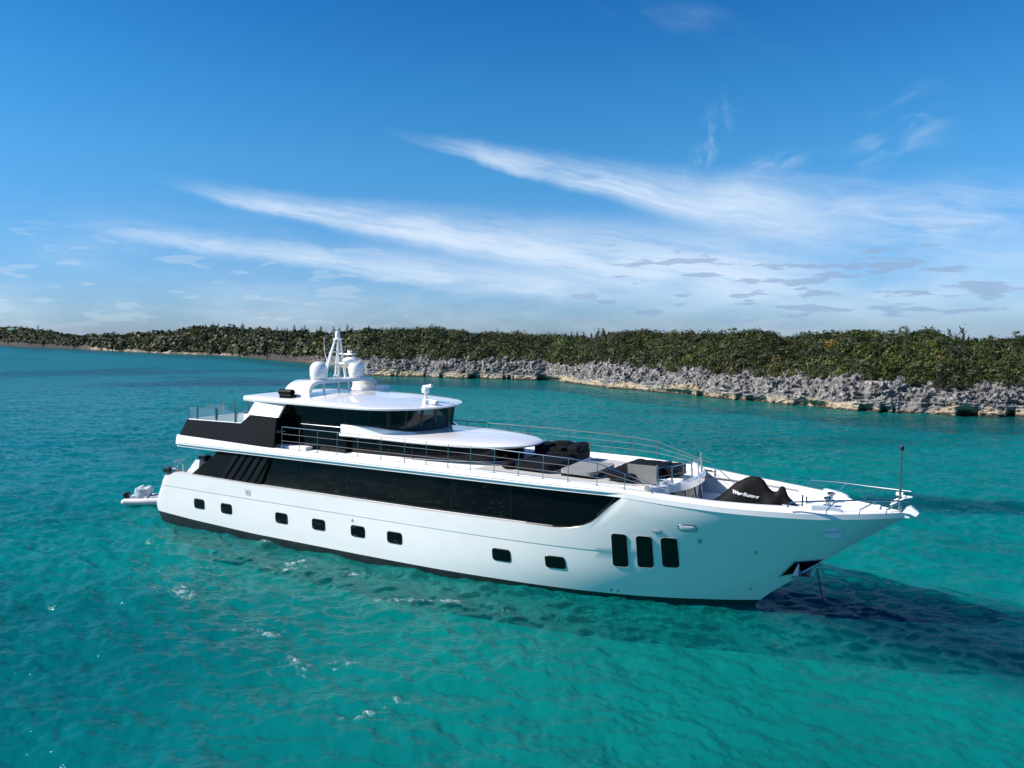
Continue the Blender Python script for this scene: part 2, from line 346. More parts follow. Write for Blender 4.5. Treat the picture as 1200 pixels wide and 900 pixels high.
YS = 391.5+1.5*(-392+np.array([382, 380, 381, 386, 390, 388, 386, 385, 381, 380, 382, 384, 386, 390, 388, 391, 392, 396, 397, 395, 390, 389, 392, 392, 389, 393, 391, 387, 393, 392, 388, 395, 398, 400, 402, 398]))
YS = np.where(PS < 450, 393.5+(YS-391.5)/1.5, YS)
def coast(px):
    px = np.asarray(px, float); d = 11*870/(np.interp(px, PX, YW)-392)
    wig = 1+.012*fbm(px/37, 3.3, 0, 3); d = d*wig
    zr = 11-(np.interp(px, PT, YT)-392)/870*(d+5); zr = np.clip(zr, .9, 5.2)
    D = np.interp(px, [-700, 0, 200, 400, 500, 800, 1200, 2600], [120, 110, 90, 70, 55, 42, 34, 40])
    vh = np.interp(px, [-700, 380, 460, 2600], [5.0, 4.2, 1.5, 1.1])
    zs = 11+(392-np.minimum(np.interp(px, PS, YS), 396.0))/870*(d+D)-vh; zs = np.maximum(zs+1.5*fbm(px/48, 5.5, 0, 3), zr+.8)
    return d, zr, zs, D
pxw = np.where(np.cos(AZ) > .25, 600+870*np.tan(AZ), np.where(AZ % (2*np.pi) > np.pi, -1e4, 1e4)); dc = np.interp(pxw, np.arange(-700, 2601, 5), coast(np.arange(-700, 2601, 5))[0])
off = dc-WY
sh = smooth(off, 26, 0)*(off > -30)*(np.cos(AZ) > .25)
c = c+(SHAL*np.array([1.2, .9, .8])-c)*(sh*(.35+.4*n2)*np.interp(pxw, [0, 300, 500, 900, 1200], [.8, .9, .9, .5, .3]))[..., None]
foam_glint = np.zeros_like(RR)  # pale flecks: foam and sun glints, both painted into the water colour
for px, py, ln, wd, an in [(196, 690, 1.3, .16, -.35), (216, 700, .9, .15, -.5), (310, 743, 1.4, .15, -.15), (295, 741, .8, .12, 0), (345, 775, .5, .12, -1.), (372, 783, 1.5, .17, .35), (388, 782, .7, .12, .4), (352, 790, .5, .1, .2), (440, 835, 1.2, .1, .45), (470, 820, 1.0, .1, .6),
                           (183, 637, 1.4, .12, -.1), (312, 634, .7, .15, -.3), (460, 706, 1.1, .1, 0), (520, 708, 2.0, .1, -.1), (580, 716, 1.2, .08, -.1), (335, 668, 1.2, .08, .3), (340, 662, 1.5, .1, .5), (420, 672, 1.2, .07, .4), (330, 655, 1, .05, 0), (765, 612, 1, .05, 0)]:
    cx, cy = sea_at(px, py); dx, dy = WX-cx, WY-cy; c_, s_ = math.cos(an), math.sin(an)
    d = np.hypot((dx*c_+dy*s_)/ln, (-dx*s_+dy*c_)/(wd*2.5))
    foam_glint = np.maximum(foam_glint, smooth(d, 1.3, .1)*smooth(.7*H1+.8*H2+2.2*fbm(WX*3.5, WY*4.5, 4, 3), .5, 1.5))
water = big_mesh('sea', V, F, [])
Fb = None
sub_r = np.unique(np.r_[0:RR.shape[0]:3, RR.shape[0]-1]); sub_c = np.arange(0, RR.shape[1], 3)
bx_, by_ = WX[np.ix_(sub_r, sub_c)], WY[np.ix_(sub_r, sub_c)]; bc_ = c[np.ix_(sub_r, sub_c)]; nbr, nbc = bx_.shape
i = np.arange(nbr-1)[:, None]*nbc; j = np.arange(nbc)[None]; j2 = (j+1) % nbc
Fb = np.stack([i+j, i+j2, i+nbc+j2, i+nbc+j], -1).reshape(-1, 4)[:, ::-1]
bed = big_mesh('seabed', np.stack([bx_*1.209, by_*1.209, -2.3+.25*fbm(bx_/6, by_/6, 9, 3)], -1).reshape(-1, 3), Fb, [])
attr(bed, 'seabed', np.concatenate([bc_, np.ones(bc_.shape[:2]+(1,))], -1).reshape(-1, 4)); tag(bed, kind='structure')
mb_ = bpy.data.materials.new('sandy_seabed'); mb_.use_nodes = True; t = NT(mb_.node_tree)
at = t.n('ShaderNodeAttribute', attribute_name='seabed'); vm_ = t.n('ShaderNodeMix', data_type='RGBA', blend_type='MULTIPLY'); t.put(vm_.inputs[0], 1.0); t.L.new(at.outputs['Color'], vm_.inputs[6]); t.put(vm_.inputs[7], (2.2, 2.2, 2.2, 1))
pr = t.n('ShaderNodeBsdfDiffuse'); t.L.new(vm_.outputs[2], pr.inputs[0]); ou = t.n('ShaderNodeOutputMaterial'); t.L.new(pr.outputs[0], ou.inputs[0]); bed.data.materials.append(mb_)
attr(water, 'seabed', np.concatenate([c, np.ones(c.shape[:2]+(1,))], -1).reshape(-1, 4)); attr(water, 'foam_glint', foam_glint.ravel(), 'FLOAT')
mw = bpy.data.materials.new('sea_water'); mw.use_nodes = True; t = NT(mw.node_tree)
geo = t.n('ShaderNodeNewGeometry'); P = geo.outputs['Position']
at = t.n('ShaderNodeAttribute', attribute_name='seabed'); fo = t.n('ShaderNodeAttribute', attribute_name='foam_glint')
pr = t.n('ShaderNodeBsdfPrincipled'); pr.inputs['IOR'].default_value = 1.21; pr.inputs['Specular IOR Level'].default_value = .35; pr.inputs['Specular Tint'].default_value = (.30, .80, .95, 1)
dist = t.n('ShaderNodeVectorMath', operation='LENGTH'); t.L.new(P, dist.inputs[0]); ds = dist.outputs['Value']
mp = t.n('ShaderNodeMapping'); t.L.new(P, mp.inputs[0]); mp.inputs['Rotation'].default_value = (0, 0, R(-15)); mp.inputs['Scale'].default_value = (.55, 1.0, 1.0)
b1 = t.noise(mp.outputs[0], 2.6, 3, .6, .4); b2 = t.noise(mp.outputs[0], 9.0, 3, .6, .3); b3 = t.noise(mp.outputs[0], .55, 4, .62, .5); b0 = t.noise(mp.outputs[0], .12, 3, .6, .3)
hgt = t.m('ADD', t.m('ADD', t.m('MULTIPLY', b1, .125), t.m('MULTIPLY', b2, .032)), t.m('MULTIPLY', b3, t.ss(ds, 60., 260., .05, .9)))
hgt = t.m('ADD', hgt, t.m('MULTIPLY', b0, t.ss(ds, 120., 600., .0, 2.2)))
bp_ = t.n('ShaderNodeBump', i_Strength=.72, i_Distance=1.0); t.L.new(hgt, bp_.inputs['Height']); t.L.new(bp_.outputs[0], pr.inputs['Normal'])
var = t.noise(mp.outputs[0], .9, 5, .65, .8)
col = t.mix(t.ss(var, .35, .7), at.outputs['Color'], (.0, .0, .0, 1)); 
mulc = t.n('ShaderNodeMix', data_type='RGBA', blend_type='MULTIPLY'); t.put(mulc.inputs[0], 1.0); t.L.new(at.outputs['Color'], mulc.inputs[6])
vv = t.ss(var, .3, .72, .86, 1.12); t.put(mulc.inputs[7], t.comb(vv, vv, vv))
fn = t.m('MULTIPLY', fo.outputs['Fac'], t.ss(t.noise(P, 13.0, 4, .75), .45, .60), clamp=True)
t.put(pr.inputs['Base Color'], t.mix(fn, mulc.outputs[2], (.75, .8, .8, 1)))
t.put(pr.inputs['Roughness'], t.m('ADD', t.m('MULTIPLY_ADD', fn, .5, .07), t.ss(ds, 40., 300., 0., .22)))
trn = t.n('ShaderNodeBsdfTransparent'); trn.inputs[0].default_value = (.82, 1, 1, 1)
lw = t.n('ShaderNodeLayerWeight'); lw.inputs['Blend'].default_value = .12
mxs = t.n('ShaderNodeMixShader'); t.put(mxs.inputs[0], t.m('MULTIPLY', t.m('MULTIPLY', t.m('SUBTRACT', 1.0, fn), .60), t.m('SUBTRACT', 1.0, t.m('MULTIPLY', lw.outputs['Fresnel'], .6)))); t.L.new(pr.outputs[0], mxs.inputs[1]); t.L.new(trn.outputs[0], mxs.inputs[2])
ou = t.n('ShaderNodeOutputMaterial'); t.L.new(mxs.outputs[0], ou.inputs[0])
water.data.materials.append(mw); tag(water, kind='structure')

# ================================================================== ISLAND
px = np.concatenate([np.linspace(-700, -60, 120)[:-1], np.linspace(-60, 1260, 2300), np.linspace(1260, 2600, 160)[1:]])
d, zr, zs, D = coast(px); ux = (px-600)/870.     # world = (ux*depth, depth)
near = 1-smooth(px, 300, 440)                    # 1 on the far left
cav = smooth(fbm(px/(2600/d), 8.1, 0, 4), .0, .26)*2.4*smooth(px, 380, 520)
prof_t = np.linspace(0, 1, 72)
Pe = np.array([-.6, -.2, .05, .25, .5, 1.1, 2.2, 3.8, 6.0]); Pz = np.array([-3.2, -.15, .55, 1.15, 1.9, 2.7, 3.4, 4.1, 4.5]); Pt = np.array([0, .12, .22, .32, .44, .57, .7, .84, 1.0])
notch = np.interp(prof_t, [0, .1, .2, .31, .38], [.6, 1, 1, .15, 0])
scl = (zr/4.5)
e = np.interp(prof_t, Pt, Pe)[:, None]*np.ones_like(px)[None]*(.55+.45*scl)+notch[:, None]*cav[None]
z = np.interp(prof_t, Pt, Pz)[:, None]*scl[None]
z = np.where(z < 0, np.interp(prof_t, Pt, Pz)[:, None], z)
dep = d[None]+e; wx = ux[None]*dep
k = smooth(prof_t, .05, .2)[:, None]
rough_amp = (.35+.65*scl)[None]
n_lo = fbm(wx/3.1, dep/3.1, z/2.2, 4); n_hi = fbm(wx*.62, dep*.62, z*1.9, 4, .5, True); n_hi2 = fbm(wx*1.7, dep*1.7, z*4.2+7, 3, .6, True)
dsp = (n_lo*1.7+(n_hi-.35)*1.15+(n_hi2-.3)*.26)*k*rough_amp*(.35+.65*smooth(prof_t, .3, .5))[:, None]
e2 = e-dsp*.9; z2 = z+dsp*.55*smooth(prof_t, .3, .6)[:, None]+n_lo*.3*smooth(prof_t, .55, 1)[:, None]
rockE, rockZ = e2, z2
# hill rows
ht = np.linspace(0, 1, 60)[1:]
eh = 6*(.55+.45*scl)[None]+ht[:, None]*(D[None]-6)
zh = zr[None]+(zs-zr)[None]*smooth(ht, -.35, 1.0)[:, None]*1.0
zh = zr[None]+(zs-zr)[None]*(np.sin(ht*np.pi/2)**1.15)[:, None]
dh = d[None]+eh; hx = ux[None]*dh
nh = fbm(hx/16, dh/16, 0, 4)*.9*np.sin(ht*np.pi)[:, None]+fbm(hx/4, dh/4, 1, 3)*.25
edge_n = fbm(hx*1.1, dh*1.1, 2.0, 4, .6, True)*.5*smooth(ht, .25, 0.0)[:, None]
zh = zh+nh+edge_n+ (z2[-1]-zr)[None]*smooth(ht, .2, 0)[:, None]
bt = np.linspace(0, 1, 16)[1:]
eb = D[None]+bt[:, None]**1.5*420; zb = zh[-1][None]*(1-bt[:, None]**1.2)-bt[:, None]*2.5
E_ = np.concatenate([rockE, eh, eb]); Z_ = np.concatenate([rockZ, zh, zb])
DE = d[None]+E_; VX = ux[None]*DE
V = np.stack([VX, DE, Z_], -1).reshape(-1, 3); nr, nc = E_.shape
i = np.arange(nr-1)[:, None]*nc; j = np.arange(nc-1)[None]
F = np.stack([i+j, i+j+1, i+nc+j+1, i+nc+j], -1).reshape(-1, 4)
isl = big_mesh('island_terrain', V, F, [])
veg = np.concatenate([np.zeros_like(rockE)+smooth(prof_t, .93, 1.0)[:, None]*.4, np.broadcast_to(smooth(ht, .02, .16)[:, None], eh.shape), np.ones_like(eb)])
attr(isl, 'veg', veg.ravel(), 'FLOAT')
beach = np.broadcast_to((smooth(px, 90, 120)*smooth(px, 290, 280))[None], E_.shape); attr(isl, 'beach', beach.ravel(), 'FLOAT')
farl = np.broadcast_to(smooth(px, 430, 330)[None], E_.shape); attr(isl, 'far', farl.ravel(), 'FLOAT')
tag(isl, kind='structure')
mi = bpy.data.materials.new('karst_rock_and_soil'); mi.use_nodes = True; t = NT(mi.node_tree)
geo = t.n('ShaderNodeNewGeometry'); P = geo.outputs['Position']; sp = t.n('ShaderNodeSeparateXYZ'); t.L.new(P, sp.inputs[0]); pz = sp.outputs[2]
pr = t.n('ShaderNodeBsdfPrincipled'); pr.inputs['Roughness'].default_value = .9; pr.inputs['Specular IOR Level'].default_value = .2
nA = t.noise(P, .62, 6, .68, .4); nB = t.noise(P, 2.0, 5, .7); nC = t.noise(P, .12, 3, .5)
rock = t.mix(t.ss(nA, .40, .58), (.085, .080, .078, 1), (.45, .43, .40, 1))
rock = t.mix(t.m('MULTIPLY', t.ss(nB, .62, .5), .75), rock, (.07, .068, .072, 1))
rock = t.mix(t.m('MULTIPLY', t.ss(nC, .5, .7), .5), rock, (.16, .15, .15, 1))
tan = t.mix(t.ss(nB, .35, .6), (.17, .125, .085, 1), (.42, .345, .245, 1))
zz = t.m('ADD', pz, t.m('MULTIPLY', t.m('SUBTRACT', nA, .5), 1.6))
fa = t.n('ShaderNodeAttribute', attribute_name='far'); be = t.n('ShaderNodeAttribute', attribute_name='beach'); ve = t.n('ShaderNodeAttribute', attribute_name='veg')
tanm = t.m('MULTIPLY', t.ss(t.m('ADD', zz, t.m('MULTIPLY', t.m('SUBTRACT', nC, .5), 5.0)), 1.5, .95), t.m('SUBTRACT', 1.0, t.m('MULTIPLY', fa.outputs['Fac'], .6)))
rc = t.mix(tanm, rock, tan)
rc = t.mix(t.m('MULTIPLY', fa.outputs['Fac'], .95), rc, t.mix(t.ss(nB, .4, .6), (.022, .018, .018, 1), (.085, .072, .068, 1)))
rc = t.mix(t.ss(zz, .55, .15), rc, (.035, .030, .024, 1))
sand = t.mix(t.ss(nC, .45, .6), (.12, .10, .08, 1), (.34, .28, .21, 1))
rc = t.mix(t.m('MULTIPLY', be.outputs['Fac'], t.ss(pz, .1, .5)), rc, sand)
soil = t.mix(t.ss(nB, .4, .6), (.018, .022, .010, 1), (.05, .05, .028, 1))
vm = t.ss(t.m('ADD', ve.outputs['Fac'], t.m('MULTIPLY', t.m('SUBTRACT', nA, .5), 1.0)), .35, .6)
t.put(pr.inputs['Base Color'], t.mix(vm, rc, soil))
bb = t.n('ShaderNodeBump', i_Strength=.9, i_Distance=.16); t.L.new(t.m('ADD', nA, t.m('MULTIPLY', nB, .6)), bb.inputs['Height']); t.L.new(bb.outputs[0], pr.inputs['Normal'])
ou = t.n('ShaderNodeOutputMaterial'); t.L.new(pr.outputs[0], ou.inputs[0]); isl.data.materials.append(mi)

# ---- scrub: one mass of bushes
def ground(px_, e_):
    """terrain height at bearing px and inland distance e (arrays)"""
    d_, zr_, zs_, D_ = coast(px_); s_ = .55+.45*zr_/4.5; t_ = np.clip((e_-6*s_)/(D_-6), 0, 1.0)
    dd = d_+e_; x_ = (px_-600)/870*dd
    z_ = zr_+(zs_-zr_)*np.sin(t_*np.pi/2)**1.15+fbm(x_/16, dd/16, 0, 4)*.9*np.sin(t_*np.pi)
    bt_ = np.clip((e_-D_)/420, 0, 1)**(1/1.5); z_ = np.where(e_ > D_, z_*(1-bt_**1.2)-bt_*2.5, z_)
    return x_, dd, z_
def leaf_material(name):
    m = bpy.data.materials.new(name); m.use_nodes = True; t = NT(m.node_tree)
    a = t.n('ShaderNodeAttribute', attribute_name='tone'); p = t.n('ShaderNodeBsdfPrincipled'); p.inputs['Roughness'].default_value = .55; p.inputs['Specular IOR Level'].default_value = .25
    t.L.new(a.outputs['Color'], p.inputs['Base Color']); tl = t.n('ShaderNodeBsdfTranslucent'); t.L.new(a.outputs['Color'], tl.inputs[0])
    mx = t.n('ShaderNodeMixShader'); mx.inputs[0].default_value = .18; t.L.new(p.outputs[0], mx.inputs[1]); t.L.new(tl.outputs[0], mx.inputs[2])
    o = t.n('ShaderNodeOutputMaterial'); t.L.new(mx.outputs[0], o.inputs[0]); return m
M_LEAF = leaf_material('leaves')
def leaf_quads(C, N, S, asp, rng):
    """quads centred at C with normals N, half-size S"""
    n = len(C); r = rng.normal(size=(n, 3)); u = np.cross(N, r); u /= np.linalg.norm(u, axis=1)[:, None]+1e-9; v = np.cross(N, u)
    u = u*(S*asp)[:, None]; v = v*S[:, None]
    V = np.stack([C-u-v*.6, C+u*.9-v, C+u+v*.7, C-u*.7+v], 1).reshape(-1, 3); return V, np.arange(4*n).reshape(-1, 4)
def make_scrub():
    rng = np.random.default_rng(21); Vs = []; Cs = []
    pal = np.array([[.040, .050, .008], [.060, .068, .010], [.026, .036, .009], [.088, .084, .014], [.046, .050, .012], [.100, .074, .016], [.085, .092, .042], [.018, .026, .009]])
    for n, lo_, hi_, nl, ls, bs in ((5600, 420, 1300, 190, (.055, .120), 1.0), (4400, -90, 440, 62, (.16, .32), 1.0)):
        pxs = rng.uniform(lo_, hi_, n); d_, zr_, zs_, D_ = coast(pxs)
        u = rng.uniform(0, 1, n)**1.2; lo = 5.2*(.55+.45*zr_/4.5)*(1+1.3*fbm(pxs/14, 1.7, 0, 3)); e_ = lo+u*(D_+6-lo)
        x, y, z = ground(pxs, e_)
        sz = np.clip(d_/115, .9, 3.0)**.72*(.5+1.35*rng.uniform(0, 1, n)**2.6)*np.where(e_ < lo+3, .6, 1)*bs
        th = rng.uniform(0, 2*np.pi, (n, nl)); ph = np.arccos(rng.uniform(-.1, 1, (n, nl)))
        lob = 1+.20*np.sin(3*th+rng.uniform(0, 6, (n, 1)))*np.sin(2*ph)+.14*np.sin(5*th+rng.uniform(0, 6, (n, 1))); rr = rng.uniform(.80, 1.04, (n, nl))*lob
        dirn = np.stack([np.sin(ph)*np.cos(th), np.sin(ph)*np.sin(th), np.cos(ph)], -1); hgt = rng.uniform(.65, 1.2, n)
        C = np.stack([x, y, z+.1], -1)[:, None]+dirn*rr[..., None]*sz[:, None, None]*np.stack([np.full(n, 1.25), np.full(n, 1.25), hgt], -1)[:, None]
        N = dirn*1.3+rng.normal(size=dirn.shape)*.38; N /= np.linalg.norm(N, axis=-1)[..., None]
        S = rng.uniform(*ls, (n, nl))*sz[:, None]**.7
        V, _ = leaf_quads(C.reshape(-1, 3), N.reshape(-1, 3), S.ravel(), 1.35, rng)
        pick = rng.choice(len(pal), n, p=[.24, .19, .18, .11, .12, .03, .04, .09]); zone = fbm(x/20, y/14, 3, 3)*2.0+.7*fbm(x/5, y/5, 6, 2)
        tone = pal[pick]*(1+.5*zone[:, None])*rng.uniform(.75, 1.3, (n, 1)); tone = np.clip(tone*.78*np.array([.86, 1.0, 1.0]), .004, .2)
        lt = (tone[:, None]*rng.uniform(.72, 1.3, (n, nl, 1))*(1.0 if lo_ > 0 else .85)).astype(np.float32); Cs.append(np.concatenate([lt, np.ones((n, nl, 1), np.float32)], -1).reshape(-1, 1, 4).repeat(4, 1).reshape(-1, 4)); Vs.append(V.astype(np.float32))
    V = np.concatenate(Vs); o = big_mesh('coastal_scrub', V, np.arange(len(V)).reshape(-1, 4), [M_LEAF], smooth=False); attr(o, 'tone', np.concatenate(Cs)); return o
scrub = make_scrub(); tag(scrub, 'dense low olive green scrub covering the rocky island', 'scrub', kind='stuff')

# ---- trees one can tell apart: feathery pines on the ridge
M_BARK = mat('grey_bark', (.11, .09, .075), .9, noise=.3, nscale=4, bump=.6, bscale=8)
def leaf_obj(name, V, F, tone, parent):
    o = big_mesh(name, V, F, [M_LEAF], smooth=False); attr(o, 'tone', tone); o.parent = parent; return o
def pine_proto(seed, h=9.0, wide=1.0, n=420, base=.12):
    rng = np.random.default_rng(seed); root = empty('pine_tree', (0, 0, 0))
    m = MB(); m.tube([(0, 0, -.6), (.06, 0, h*.3), (.0, .1, h*.62), (.05, .05, h*.93)], .17, 7, .03)
    for k in range(11):
        a = rng.uniform(0, 6.28); zz_ = h*(.16+.07*k); L = h*.24*(1-zz_/h)+.35
        m.tube([(0, 0, zz_), (math.cos(a)*L*.6*wide, math.sin(a)*L*.6*wide, zz_+L*.3), (math.cos(a)*L*wide, math.sin(a)*L*wide, zz_+L*.65)], .05, 5, .012)
    m.build('trunk', M_BARK, root, True)
    nb = 26; C = []; N = []; per = n//nb
    for k in range(nb):
        f = (k+.5)/nb; zc = h*(base+.88*f); a = rng.uniform(0, 6.28); rad = wide*h*.20*(1-f)**.65*rng.uniform(.5, 1.1); cx, cy = math.cos(a)*rad, math.sin(a)*rad
        p = rng.normal(size=(per, 3))*np.array([.36*wide*(1-f*.6), .36*wide*(1-f*.6), .62])+np.array([cx, cy, zc]); C.append(p)
    C = np.concatenate(C); N = rng.normal(size=C.shape); N[:, 2] *= .3; N /= np.linalg.norm(N, axis=1)[:, None]
    S = rng.uniform(.12, .3, len(C)); nrm = N; up = np.array([0, 0, 1.]); u = np.cross(nrm, up); u /= np.linalg.norm(u, axis=1)[:, None]+1e-6
    tip = C+np.stack([rng.normal(size=len(C))*.25, rng.normal(size=len(C))*.25, np.full(len(C), .75)], -1)*S[:, None]*2.6
    V = np.stack([C-u*S[:, None]*.45, C+u*S[:, None]*.45, tip+u*S[:, None]*.16, tip-u*S[:, None]*.16], 1).reshape(-1, 3)
    tn = np.array([.026, .040, .014])*rng.uniform(.55, 1.6, (len(C), 1)); tn = np.concatenate([tn, np.ones((len(C), 1))], -1)[:, None].repeat(4, 1).reshape(-1, 4)
    leaf_obj('crown', V, np.arange(len(V)).reshape(-1, 4), tn, root); return root
def copy_tree(o, parent=None):
    c_ = o.copy(); COL.objects.link(c_); c_.parent = parent
    for ch in list(o.children): copy_tree(ch, c_)
    return c_
def place(proto, spots, label, cat, group):
    used = [False]*len(proto)
    for q, (px_, e_, s_) in enumerate(spots):
        k = q % len(proto); o = proto[k] if not used[k] else copy_tree(proto[k]); used[k] = True
        x, y, z = ground(np.array([px_]), np.array([e_])); o.location = (x[0], y[0], z[0]-.1); o.rotation_euler = (0, 0, random.uniform(0, 6.28)); o.scale = (s_*random.uniform(.85, 1.15),)*2+(s_,)
        tag(o, label, cat, group)
rg = random.Random(5)
pines = [pine_proto(31, 9, 2.0, 520), pine_proto(32, 8.2, 2.5, 560), pine_proto(33, 10, 1.5, 520), pine_proto(34, 7.5, 2.2, 500)]
spots = []
for px_ in np.linspace(-60, 415, 190):
    d_, _, _, D_ = coast(np.array([px_])); s_ = rg.uniform(.34, .62)*(1.12 if px_ < 60 else 1)
    spots.append((px_+rg.uniform(-2, 2), float(D_[0])*rg.choice([.30, .45, .55, .7, .85, 1.0, 1.0]), s_*(.8 if 70 < px_ < 215 else 1.0)))
place(pines, spots, 'feathery dark green pine tree crowded on the far left ridge', 'tree', 'pine trees on the far ridge')
thin = [pine_proto(41, 2.7, .9, 170, .25), pine_proto(42, 2.3, 1.1, 150, .2)]
spots = [(p, float(coast(np.array([p]))[3][0])*f, s_) for p, f, s_ in [(663, 1, .8), (669, 1, 1.0), (676, .98, .8), (684, 1, .9), (693, 1, .75), (700, .97, 1.15), (707, 1, .95), (712, 1, .8), (654, 1, .6), (448, 1, .9), (433, 1, 1.0), (460, 1, .8)]]
place(thin, spots, 'small wispy tree rising above the scrub in the dip behind the yacht', 'tree', 'wispy trees in the ridge dip')
thin2 = [pine_proto(43, 1.7, .7, 90, .3), pine_proto(44, 1.9, .8, 100, .3)]
spots = [(p, float(coast(np.array([p]))[3][0])*f, s_) for p, f, s_ in [(1046, 1, .7), (1053, 1, .8), (1061, 1, .9), (1112, 1, .9), (1119, 1, .75), (1127, 1, 1.05), (1134, 1, .7), (1142, 1, .6), (1160, 1, .5), (1034, 1, .6), (940, 1, .5)]]
place(thin2, spots, 'thin twiggy sapling sticking up from the right hand ridge', 'sapling', 'saplings on the right ridge')
# ---- palms with pale fan crowns
def palm_proto(seed):
    rng = np.random.default_rng(seed); root = empty('palm_tree', (0, 0, 0)); h = 1.7
    m = MB(); m.tube([(0, 0, -.4), (.05, .02, h*.5), (.02, .08, h)], .09, 6, .06); m.build('trunk', M_BARK, root, True)
    V = []; T_ = []
    for k in range(15):
        a = rng.uniform(0, 6.28); pit = rng.uniform(-.5, 1.2); dr = np.array([math.cos(a)*math.cos(pit), math.sin(a)*math.cos(pit), math.sin(pit)]); c0 = np.array([.02, .08, h])+dr*.28
        sd_ = np.cross(dr, [0, 0, 1.]); sd_ /= np.linalg.norm(sd_)
        for q in range(7):
            b = (q-3)*.34; d2 = dr*math.cos(b)+sd_*math.sin(b); d2 = d2-np.array([0, 0, .18]); s2 = np.cross(d2, np.cross(dr, sd_)); s2 /= np.linalg.norm(s2)+1e-9; L = .62*(1-.06*abs(q-3))
            V += [c0-s2*.015, c0+s2*.015, c0+d2*L*.6+s2*.05, c0+d2*L]; tn = np.array([.13, .15, .085])*rng.uniform(.55, 1.25); T_ += [[*tn, 1]]*4
    V = np.array(V); leaf_obj('crown', V, np.arange(len(V)).reshape(-1, 4), np.array(T_), root); return root
palms = [palm_proto(s_) for s_ in (51, 52, 53)]
spots = []
for q in range(110):
    p = rg.choice([rg.uniform(440, 660), rg.uniform(720, 1240), rg.uniform(780, 1240)]); D_ = float(coast(np.array([p]))[3][0]); spots.append((p, rg.uniform(.18, .92)*D_, rg.uniform(.75, 1.35)))
place(palms, spots, 'small fan palm with a pale silvery green crown in the island scrub', 'palm', 'fan palms scattered through the scrub')
# ---- a yellowing bush and a small green roofed house far left
def bush_thing(px_, e_, r, tone_, label, seed):
    x, y, z = ground(np.array([px_]), np.array([e_])); root = empty('bush', (x[0], y[0], z[0])); rng = np.random.default_rng(seed); n = 500
    dirn = rng.normal(size=(n, 3)); dirn[:, 2] = np.abs(dirn[:, 2]); dirn /= np.linalg.norm(dirn, axis=1)[:, None]; C = dirn*rng.uniform(.45, 1.05, (n, 1))*r*np.array([1, 1, 1.1])+np.array([0, 0, .5])
    N = dirn+rng.normal(size=(n, 3))*.6; N /= np.linalg.norm(N, axis=1)[:, None]; V, F = leaf_quads(C, N, rng.uniform(.07, .16, n), 1.3, rng)
    tn = np.array(tone_)*rng.uniform(.5, 1.4, (n, 1)); leaf_obj('foliage', V, F, np.concatenate([tn, np.ones((n, 1))], -1)[:, None].repeat(4, 1).reshape(-1, 4), root)
    m = MB()
    for k in range(6):
        a = k*1.05; m.tube([(0, 0, -.4), (math.cos(a)*r*.3, math.sin(a)*r*.3, r*.5), (math.cos(a)*r*.6, math.sin(a)*r*.6, r)], .04, 5, .015)
    m.build('stem', M_BARK, root, True); tag(root, label, 'bush')
bush_thing(974, 22, 1.5, (.20, .16, .03), 'yellowing bush on the green slope above the pale cliff', 61)
bush_thing(911, 13, 1.3, (.13, .10, .035), 'brownish bush just above the cliff edge left of the yellowing bush', 62)
hx_, hy_, hz_ = [v_[0] for v_ in ground(np.array([17.0]), np.array([70.0]))]
hs_ = empty('house', (hx_, hy_, hz_-.3), R(25)); tag(hs_, 'tiny house with a pale green roof among trees at the far left', 'house')
m = MB(); m.box(-4, 4, -3, 3, -3, 2.6); m.build('wall', mat('house_wall', (.4, .4, .36), .8, noise=.1), hs_)
m = MB(); m.prism([(-3.6, 2.5), (3.6, 2.5), (0, 4.6)], 0, -4.5, 4.5); m.build('roof', mat('green_metal_roof', (.16, .26, .21), .6, noise=.08), hs_)
for xx in (-2.2, 0, 2.2):
    m = MB(); m.box(xx-.5, xx+.5, -3.06, -2.98, .4, 1.8); m.build('window', M_GLASS, hs_)

# ================================================================== YACHT  (x forward from the transom, y to port, z up)
yacht = empty('motor_yacht', (YO[0], YO[1], 0), YR, label='large white and black motor yacht anchored on turquoise water', cat='yacht')
ZL = [-1.3, 0, .62, 1.2, 2.25, 3.05, 4.3, 4.8]
_B = [3.2, 3.72, 3.78, 3.82, 3.85, 3.88, 3.95, 3.97]; _X0 = [12, 14, 15, 15.5, 16, 18, 20, 20]; _XS = [32.8, 34.3, 34.95, 35.7, 36.96, 38.0, 39.72, 40.2]; _PW = [3, 3.2, 3.4, 3.6, 4.0, 4.0, 4.3, 4.3]
def xstem(z): return interp(z, ZL, _XS)
def xstern(z): return interp(z, [-1.3, 0, .6, 1.0, 1.63, 2.2, 2.55, 3.1, 5], [1.5, .6, .28, .18, .5, .85, 1.05, 1.6, 1.8])
def hb(x, z):
    B, x0, xs, p = interp(z, ZL, _B), interp(z, ZL, _X0), interp(z, ZL, _XS), interp(z, ZL, _PW)
    b = B
    if x > x0: b = B*(1-min(1, (x-x0)/(xs-x0))**p)
    if x < 7: b -= .10*((7-x)/7)**2
    xa = xstern(z); r = .55
    if x < xa+r: b -= r*(1-math.sqrt(max(0, 1-((xa+r-x)/r)**2)))*.9
    return max(b, 0.0)
def zboot(x): return interp(x, [0, 4, 9, 24, 30, 36], [.62, .46, .33, .30, .20, .16])
WIN = [(27.0, 3.02), (27.6, 3.07), (28.1, 3.2), (28.55, 3.42), (28.95, 3.75), (29.3, 4.1), (29.68, 4.56)]
def zband(x): return interp(x, [0, 30.0, 31.5, 33.8, 36.8, 39.7], [4.62, 4.62, 4.50, 4.34, 4.20, 4.22])
